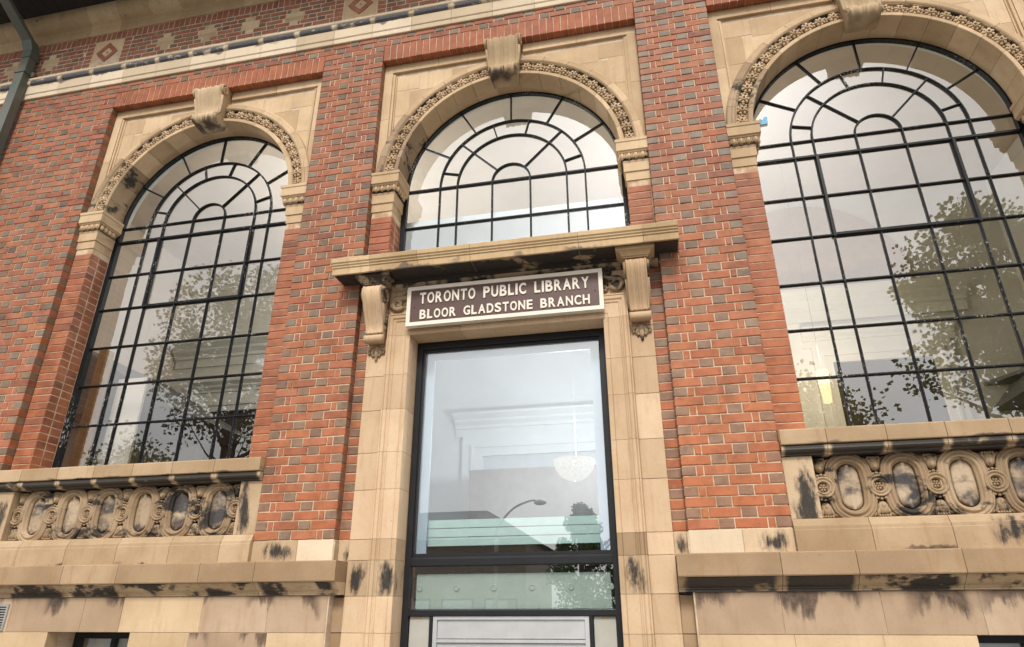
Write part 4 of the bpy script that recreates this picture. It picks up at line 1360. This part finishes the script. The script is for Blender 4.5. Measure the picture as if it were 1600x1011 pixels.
# ================================================================== INTERIOR seen through the glass
IW = ob('interior_wall', MB().box(XL + .3, XR - .3, 5.6, 5.8, GROUND, 7.0), MT['white'], LIB)
ob('interior_ceiling', MB().box(XL + .3, XR - .3, .52, 5.6, 6.2, 6.3), MT['cream'], IW)
ob('interior_floor', MB().box(XL + .3, XR - .3, .52, 5.6, -.02, .0).box(XL + .3, -1.7, .52, 5.6, -.12, -.02), MT['floor'], IW)
ob('side_lining', MB().box(XL + .301, XL + .34, .52, 5.6, 0, 6.2), MT['cream'], IW)
ob('side_lining', MB().box(XR - .34, XR - .301, .52, 5.6, 0, 6.2), MT['white'], IW)
def entab(x0, x1, z0, z1, y, proj, parent, m='white'):
    h = z1 - z0
    pr = [(y, z0), (y - proj * .15, z0), (y - proj * .15, z0 + h * .35), (y - proj * .3, z0 + h * .37), (y - proj * .3, z0 + h * .5), (y - proj * .55, z0 + h * .62), (y - proj * .6, z0 + h * .66), (y - proj * .6, z0 + h * .74), (y - proj * .9, z0 + h * .86), (y - proj, z0 + h * .9), (y - proj, z1), (y, z1)]
    return ob('wall_cornice', MB().run(pr, x0, x1), MT[m], parent)
def doorcase(x0, x1, zt, y, z0, wd, parent, m='white', void='dark'):
    d = ob('doorcase', MB().box(x0 - wd, x0, y - .08, y, z0, zt + wd).box(x1, x1 + wd, y - .08, y, z0, zt + wd).box(x0, x1, y - .08, y, zt, zt + wd), MT[m], parent)
    d2 = ob('doorcase_moulding', MB().box(x0 - wd * .55, x0 - wd * .4, y - .11, y - .081, z0, zt + wd * .55).box(x1 + wd * .4, x1 + wd * .55, y - .11, y - .081, z0, zt + wd * .55).box(x0 - wd * .4, x1 + wd * .4, y - .11, y - .081, zt + wd * .4, zt + wd * .55), MT[m], parent)
    entab(x0 - wd * 1.4, x1 + wd * 1.4, zt + wd, zt + wd * 2.1, y, .22, parent, m)
    ob('door_void', MB().box(x0, x1, y - .02, y - .001, z0, zt), MT[void], parent)  # flat sheet whose colour stands in for shade inside the opening
y = 5.6
entab(1.9, 6.3, 3.86, 4.34, y, .35, IW)
doorcase(4.15, 5.62, 3.12, y, 0, .28, IW)
ob('wall_lunette', MB().prism([(4.0 + 1.7 * math.cos(math.pi * i / 30), 4.40 + 1.7 * math.sin(math.pi * i / 30)) for i in range(31)], y - .03, y - .001), MT['warmlit'], IW)  # tan colour paints warm lamp light onto the arched wall
doorcase(-7.0, -6.0, 3.0, y, 0, .28, IW)
entab(-8.0, -5.2, 3.95, 4.4, y, .35, IW)
ob('sloping_bulkhead', MB().rise([(7.18, 3.6), (6.2, 5.58), (7.18, 5.58)], 2.6, 2.65).rings([[(6.2, 3.2, 2.2), (7.18, 3.2, 2.2), (7.18, 3.2, 3.3)], [(6.2, 5.58, 2.2), (7.18, 5.58, 2.2), (7.18, 5.58, 3.3)]]), MT['grey'], IW)
ob('sloping_bulkhead', MB().rings([[(-8.05, 3.2, 2.35), (-5.9, 3.2, 2.35), (-8.05, 3.2, 3.6)], [(-8.05, 5.58, 2.35), (-5.9, 5.58, 2.35), (-8.05, 5.58, 3.6)]]), MT['grey'], IW)
ob('wooden_post', MB().box(-4.97, -4.86, .75, .86, 0, 2.25), MT['tan'], IW)
ob('notice_panel', MB().box(-4.80, -4.42, .95, .98, 0.2, 1.95), MT['cream'], IW)
# entrance hall
HL = ob('entrance_hall_wall', MB().box(-2.6, -2.5, .56, 4.2, GROUND, 2.3).box(1.7, 1.8, .56, 4.2, GROUND, 2.3).box(-2.5, 1.7, 4.1, 4.2, GROUND, 3.3), MT['hall'], IW)
ob('hall_ceiling', MB().box(-2.6, 1.8, .56, 4.2, 3.3, 3.36).box(-2.6, -2.5, .56, 4.2, 2.301, 3.3).box(1.7, 1.8, .56, 4.2, 2.301, 3.3), MT['hall'], IW)
ob('hall_floor', MB().box(-2.5, 1.7, .35, 4.1, GROUND - .05, GROUND + .01), MT['floor'], IW)
doorcase(-1.22, .86, 1.55, 4.1, GROUND, .3, IW, 'hall', 'bluegrey')
ob('hall_partition', MB().box(-1.20, .85, 3.3, 3.34, GROUND, 1.2), MT['grey'], IW)

# ---- lamps (the photograph shows the bowl lit behind the door glass and an amber lamp in the right window)
def point(name, loc, power, col, rad, parent=None):
    d = bpy.data.lights.new(name, 'POINT')
    d.energy, d.color, d.shadow_soft_size = power, col, rad
    o = bpy.data.objects.new(name, d)
    COL.objects.link(o)
    o.location = loc
    return o
lx, ly, lz = .355, 2.0, .99
PL = thing('pendant_lamp', 'lit white woven bowl pendant lamp hanging behind the tall door glass', 'lamp', (lx, ly, lz - .23))
R = []
for k in range(24):
    a = 2 * math.pi * k / 24
    R.append([(lx + .23 * math.sin(t) * math.cos(a), ly + .23 * math.sin(t) * math.sin(a), lz - .23 * math.cos(t)) for t in np.linspace(.02, math.pi / 2, 9)])
ob('lamp_bowl', MB().rings(R, False, False, True), MT['lampglass'], PL, True)
ob('light_bulb', MB().lump((lx + .02, ly - .21, lz - .055), (.018, .012, .018)), MT['bulb'], PL, True)
ob('lamp_stem', MB().tube([(lx, ly + .2, lz - .02), (lx, ly + .2, 3.3)], .0012, 6), MT['bluegrey'], PL)
point('pendant_light', (lx, ly, lz + .12), 75, (1, .98, .95), .12)
ax, ay, az = 3.62, 4.2, 2.35
AL = thing('amber_lamp', 'glowing amber cylinder lamp behind the lower panes of the arched window nearest the downhill bay', 'lamp', (ax, ay, az - .3))
AL['label'] = 'glowing amber cylinder lamp seen low behind the panes of the largest arched window'
R = []
for k in range(16):
    a = 2 * math.pi * k / 16
    R.append([(ax + r * math.cos(a), ay + r * math.sin(a), az + z) for r, z in ((.001, -.26), (.055, -.26), (.085, .2), (.001, .2))])
ob('lamp_shade', MB().rings(R, False, False, True), MT['amber'], AL, True)
ob('lamp_stem', MB().tube([(ax, ay, az + .2), (ax, ay, 6.2)], .003, 6), MT['grey'], AL)
point('amber_light', (ax, ay, az + .45), 40, (1, .78, .5), .1)

for qx, qy, qz, side, watt in ((-3.4, 3.4, 4.0, 'left', 130), (2.1, 3.4, 4.0, 'right', 22)):  # unseen bowl lamps, added to brighten the room behind the windows
    added_lamp = thing('pendant_lamp', 'added lit white bowl pendant lamp inside, unseen behind the brick pier %s of the doorway' % side, 'lamp', (qx, qy, qz - .3))
    R = []
    for k in range(24):
        a = 2 * math.pi * k / 24
        R.append([(qx + .3 * math.sin(t) * math.cos(a), qy + .3 * math.sin(t) * math.sin(a), qz - .3 * math.cos(t)) for t in np.linspace(.02, math.pi / 2, 9)])
    ob('lamp_bowl', MB().rings(R, False, False, True), MT['lampglass'], added_lamp, True)
    ob('lamp_stem', MB().tube([(qx, qy, qz - .1), (qx, qy, 6.2)], .008, 6), MT['alu'], added_lamp)
    point('pendant_light', (qx, qy, qz + .2), watt, (1, .96, .9), .15)

# ================================================================== THINGS FIXED TO THE FACADE
SG = thing('library_sign', 'brown sign with raised cream letters and cream frame over the doorway, under the lintel', 'sign', (0, .03, 1.84))
sx, sz0, sz1, sy = .905, 1.842, 2.238, -.022
ob('sign_board', MB().box(-sx + .01, sx - .01, sy, .022, sz0 + .01, sz1 - .01), MT['signbrown'], SG)
fw = .036
def frame_bar(name, pts):
    return ob(name, MB().prism(pts, sy - .014, .026), MT['signcream'], SG)
frame_bar('sign_frame', [(-sx, sz0), (sx, sz0), (sx - fw, sz0 + fw), (-sx + fw, sz0 + fw)])
frame_bar('sign_frame', [(-sx, sz1), (-sx + fw, sz1 - fw), (sx - fw, sz1 - fw), (sx, sz1)])
frame_bar('sign_frame', [(-sx, sz0), (-sx + fw, sz0 + fw), (-sx + fw, sz1 - fw), (-sx, sz1)])
frame_bar('sign_frame', [(sx, sz0), (sx, sz1), (sx - fw, sz1 - fw), (sx - fw, sz0 + fw)])
ob('sign_backing', MB().box(-.86, .86, .0265, .05, sz0 + .02, sz1 - .02), MT['blackmetal'], SG)
dg = None
def text_mesh(txt):
    cu = bpy.data.curves.new('letters', 'FONT')
    cu.body = txt
    cu.size = 1.0
    cu.offset = 0.027
    cu.extrude = 0.02
    o = bpy.data.objects.new('letters', cu)
    COL.objects.link(o)
    bpy.context.view_layer.update()
    me = bpy.data.meshes.new_from_object(o.evaluated_get(bpy.context.evaluated_depsgraph_get()))
    bpy.data.objects.remove(o)
    bpy.data.curves.remove(cu)
    return me
def ext(me):
    co = np.empty(len(me.vertices) * 3, dtype=np.float32)
    me.vertices.foreach_get('co', co)
    co = co.reshape(-1, 3)
    return co
WID = dict(T=.92, O=1.0, R=1.0, N=1.02, P=.94, U=.98, B=.98, L=.82, I=.30, C=.98, A=1.08, Y=1.04, G=1.0, D=1.0, S=.95, E=.86, H=1.0)
def line(txt, x0, x1, z0, z1, y):
    gap, word = .22, .95
    tot = sum(WID[q] + gap if q != ' ' else word for q in txt) - gap
    k = (x1 - x0) / tot
    capz = ext(text_mesh('H'))[:, 1].max()
    x = x0
    for q in txt:
        if q == ' ':
            x += word * k
            continue
        me = text_mesh(q)
        c = ext(me)
        lo, hi = c[:, 0].min(), c[:, 0].max()
        b0, b1 = c[:, 1].min(), c[:, 1].max()
        w = WID[q] * k
        out = np.stack([x + (c[:, 0] - lo) / (hi - lo) * w, y - (c[:, 2] + .02) * .25, z0 + (c[:, 1] - b0) / (b1 - b0) * (z1 - z0)], 1)
        me.vertices.foreach_set('co', out.astype(np.float32).ravel())
        me.materials.clear()
        me.materials.append(MT['signcream'])
        me.update()
        link('letter', me, SG)
        x += (WID[q] + gap) * k
line('TORONTO PUBLIC LIBRARY', -.782, .786, 2.060, 2.172, sy)
line('BLOOR GLADSTONE BRANCH', -.775, .785, 1.905, 1.997, sy)
for x, z in ((-.835, 2.03), (.835, 2.03)):
    ob('sign_screw', MB().lump((x, sy, z), (.007, .004, .007)), MT['blackmetal'], SG)

DP = thing('downpipe', 'weathered green copper downpipe with an elbow below the black eaves', 'downpipe', (-6.45, -.12, GROUND))
def square_pipe(path, w, d):
    R = []
    for i, (x, y, z) in enumerate(path):
        R.append([(x - w, y - d, z), (x + w, y - d, z), (x + w, y + d, z), (x - w, y + d, z)])
    return MB().rings(R)
ob('pipe_shaft', square_pipe([(-6.45, -.105, GROUND), (-6.45, -.105, 6.20)], .066, .05), MT['copper'], DP)
ob('pipe_elbow', square_pipe([(-6.45, -.105, 6.19), (-6.45, -.11, 6.31), (-6.45, -.17, 6.43)], .074, .058), MT['copper'], DP)
ob('pipe_offset', square_pipe([(-6.45, -.165, 6.42), (-6.45, -1.02, 6.93)], .066, .055), MT['copper'], DP)
ob('pipe_collar', MB().box(-6.535, -6.365, -.165, -.02, 5.93, 5.975), MT['copper'], DP)
ob('pipe_bracket', MB().tube([(-6.36, .01, 5.95), (-6.36, -.07, 5.95)], [.03, .045], 10, (0, 0, 1)), MT['bark'], DP)

VG = thing('vent_grille', 'grey metal louvred vent set in the stone base below the ledge', 'vent', (-4.55, -.01, -.69))
vx0, vx1, vz0, vz1 = -4.78, -4.42, -.69, -.478
ob('vent_frame', MB().box(vx0, vx1, -.014, -.001, vz1 - .02, vz1).box(vx0, vx1, -.014, -.001, vz0, vz0 + .02).box(vx0, vx0 + .02, -.0135, -.001, vz0 + .02, vz1 - .02).box(vx1 - .02, vx1, -.0135, -.001, vz0 + .02, vz1 - .02), MT['vent'], VG)
ob('vent_back', MB().box(vx0 + .021, vx1 - .021, -.0035, -.0015, vz0 + .021, vz1 - .021), MT['soffit'], VG)
for k in range(8):
    z = vz0 + .028 + k * .0205
    ob('vent_slat', MB().run([(-.004, z), (-.0135, z + .004), (-.0125, z + .008), (-.004, z + .012)], vx0 + .022, vx1 - .022), MT['vent'], VG)

# ================================================================== ACROSS THE STREET (seen mirrored in the glass)
def tree(name, label, x, y, h, cr, cz, n, leafmat, size, group=None, cone=False, seed=0):
    rr = random.Random(seed)
    T = thing(name, label, 'tree', (x, y, GROUND), group)
    mb = MB().tube([(x, y, GROUND), (x + .05, y, GROUND + h * .3), (x - .03, y + .05, GROUND + h * .6), (x, y, GROUND + h * .85)], [.18, .14, .09, .03], 8, (1, 0, 0))
    for k in range(9):
        a = rr.uniform(0, 6.28)
        z0 = GROUND + h * rr.uniform(.28, .65)
        l = cr * rr.uniform(.5, .9)
        mb.tube([(x, y, z0), (x + l * .5 * math.cos(a), y + l * .5 * math.sin(a), z0 + l * .35), (x + l * math.cos(a), y + l * math.sin(a), z0 + l * .75)], [.06, .04, .012], 6, (.3, .2, 1))
    ob('trunk', mb, MT['bark'], T)
    cl = []
    for k in range(64):
        u = rr.random() ** .4
        a, b = rr.uniform(0, 6.28), math.asin(rr.uniform(-1, 1))
        if cone:
            t = rr.random()
            q = (1 - t) ** .7 * cr * rr.uniform(.3, 1)
            cl.append((x + q * math.cos(a), y + q * math.sin(a), GROUND + .5 + t * (h - .5), .25 + .35 * (1 - t)))
        else:
            cl.append((x + cr * u * math.cos(a) * math.cos(b), y + cr * u * math.sin(a) * math.cos(b), cz + cr * 1.1 * u * math.sin(b), rr.uniform(.35, .8)))
    if not cone:                                  # a twig out to every leaf clump
        tw = MB()
        for q in cl:
            zb = max(GROUND + h * .25, q[2] - rr.uniform(.6, 1.4))
            tw.tube([(x, y, zb), ((x + q[0]) / 2, (y + q[1]) / 2, (zb + q[2]) / 2 - .1), q[:3]], [.03, .02, .008], 5, (.3, .2, 1))
        ob('branches', tw, MT['bark'], T)
    v, f = [], []
    for k in range(n):
        cxx, cyy, czz, rad = cl[k % len(cl)]
        d = Vector((rr.gauss(0, 1), rr.gauss(0, 1), rr.gauss(0, .8)))
        d = d / max(d.length, .01) * rad * rr.random() ** .5
        p = Vector((cxx, cyy, czz)) + d
        s_ = size * rr.uniform(.6, 1.2)
        n1 = Vector((rr.gauss(0, 1), rr.gauss(0, 1), rr.gauss(0, 1))).normalized()
        n2 = n1.orthogonal().normalized()
        o_ = len(v)
        n3 = n1.cross(n2) * .15
        v += [tuple(p - n1 * s_ * .5), tuple(p + n2 * s_ * .42 + n3 * s_), tuple(p + n1 * s_ * .6), tuple(p - n2 * s_ * .42 + n3 * s_)]
        f += [(o_, o_ + 1, o_ + 2), (o_, o_ + 2, o_ + 3)]
    ob('crown', MB().add(v, f), MT[leafmat], T)
tree('maple_tree', 'broad green maple mirrored in the arched window above the vent grille', -9.9, -9.6, 11.6, 2.3, 6.2, 13000, 'leaf', .115, 'street trees mirrored in the glass', seed=3)
tree('maple_tree', 'broad green maple mirrored in the largest arched window', 9.0, -9.3, 9.4, 2.1, 5.6, 12000, 'leaf', .115, 'street trees mirrored in the glass', seed=5)
tree('maple_tree', 'smaller green maple mirrored low beside the brick pier in the largest window', 5.0, -10.2, 5.6, 1.35, 3.0, 6000, 'leaf', .11, 'street trees mirrored in the glass', seed=8)
tree('maple_tree', 'small green maple mirrored in the bottom corner of the arched window above the vent grille', -12.9, -9.8, 5.6, 1.0, 2.9, 2600, 'leaf', .115, 'street trees mirrored in the glass', seed=21)
tree('evergreen_tree', 'dark pointed evergreen mirrored low in the tall door glass', -1.35, -17.2, 5.0, 2.0, 2, 9000, 'conifer', .12, cone=True, seed=11)
# two low shops with pitched roofs, and a street lamp
def shop(x0, x1, y0, zt, zr, label):
    S = thing('shop_building', label, 'building', ((x0 + x1) / 2, y0, GROUND))
    ob('shop_wall', MB().box(x0, x1, y0 - 6, y0, GROUND, zt), MT['shopwall'], S)
    ob('shop_roof', MB().rings([[(x0 - .3, y0 + .4, zt), (x0 - .3, y0 - 6.4, zt), (x0 + .9, y0 - 3, zr)], [(x1 + .3, y0 + .4, zt), (x1 + .3, y0 - 6.4, zt), (x1 - 2.2, y0 - 3, zr)]]), MT['shoproof'], S)
    for k in range(int((x1 - x0) / 1.6)):
        a = x0 + .4 + k * 1.6
        w = ob('shop_window', MB().box(a, a + 1.2, y0 - .02, y0 + .03, GROUND + .8, GROUND + 2.2), MT['blackmetal'], S)
        ob('shop_pane', MB().box(a + .06, a + 1.14, y0 + .031, y0 + .034, GROUND + .86, GROUND + 2.14), MT['doorglass'], w)
shop(-13.5, -3.6, -19.0, 2.0, 3.5, 'beige shop with a grey hipped roof mirrored in the tall door glass')
shop(-34, -16, -24.0, 2.6, 4.6, 'long low beige shop behind the broad maple across the street')
LP = thing('street_lamp', 'grey street lamp with a curved arm mirrored in the tall door glass', 'lamp post', (-4.1, -16.5, GROUND))
ob('lamp_post', MB().tube([(-4.1, -16.5, GROUND), (-4.1, -16.5, 2.4)], [.09, .06], 10, (1, 0, 0)), MT['vent'], LP)
ob('lamp_arm', MB().tube(smooth_curve([(-4.1, -16.5, 2.0), (-3.9, -16.5, 2.35), (-3.5, -16.5, 2.75), (-3.0, -16.5, 2.95), (-2.75, -16.5, 2.97)], 5), .035, 8, (0, 1, 0)), MT['vent'], LP)
ob('lamp_head', MB().lump((-2.6, -16.5, 2.90), (.22, .14, .10), 10, 6), MT['vent'], LP, True)
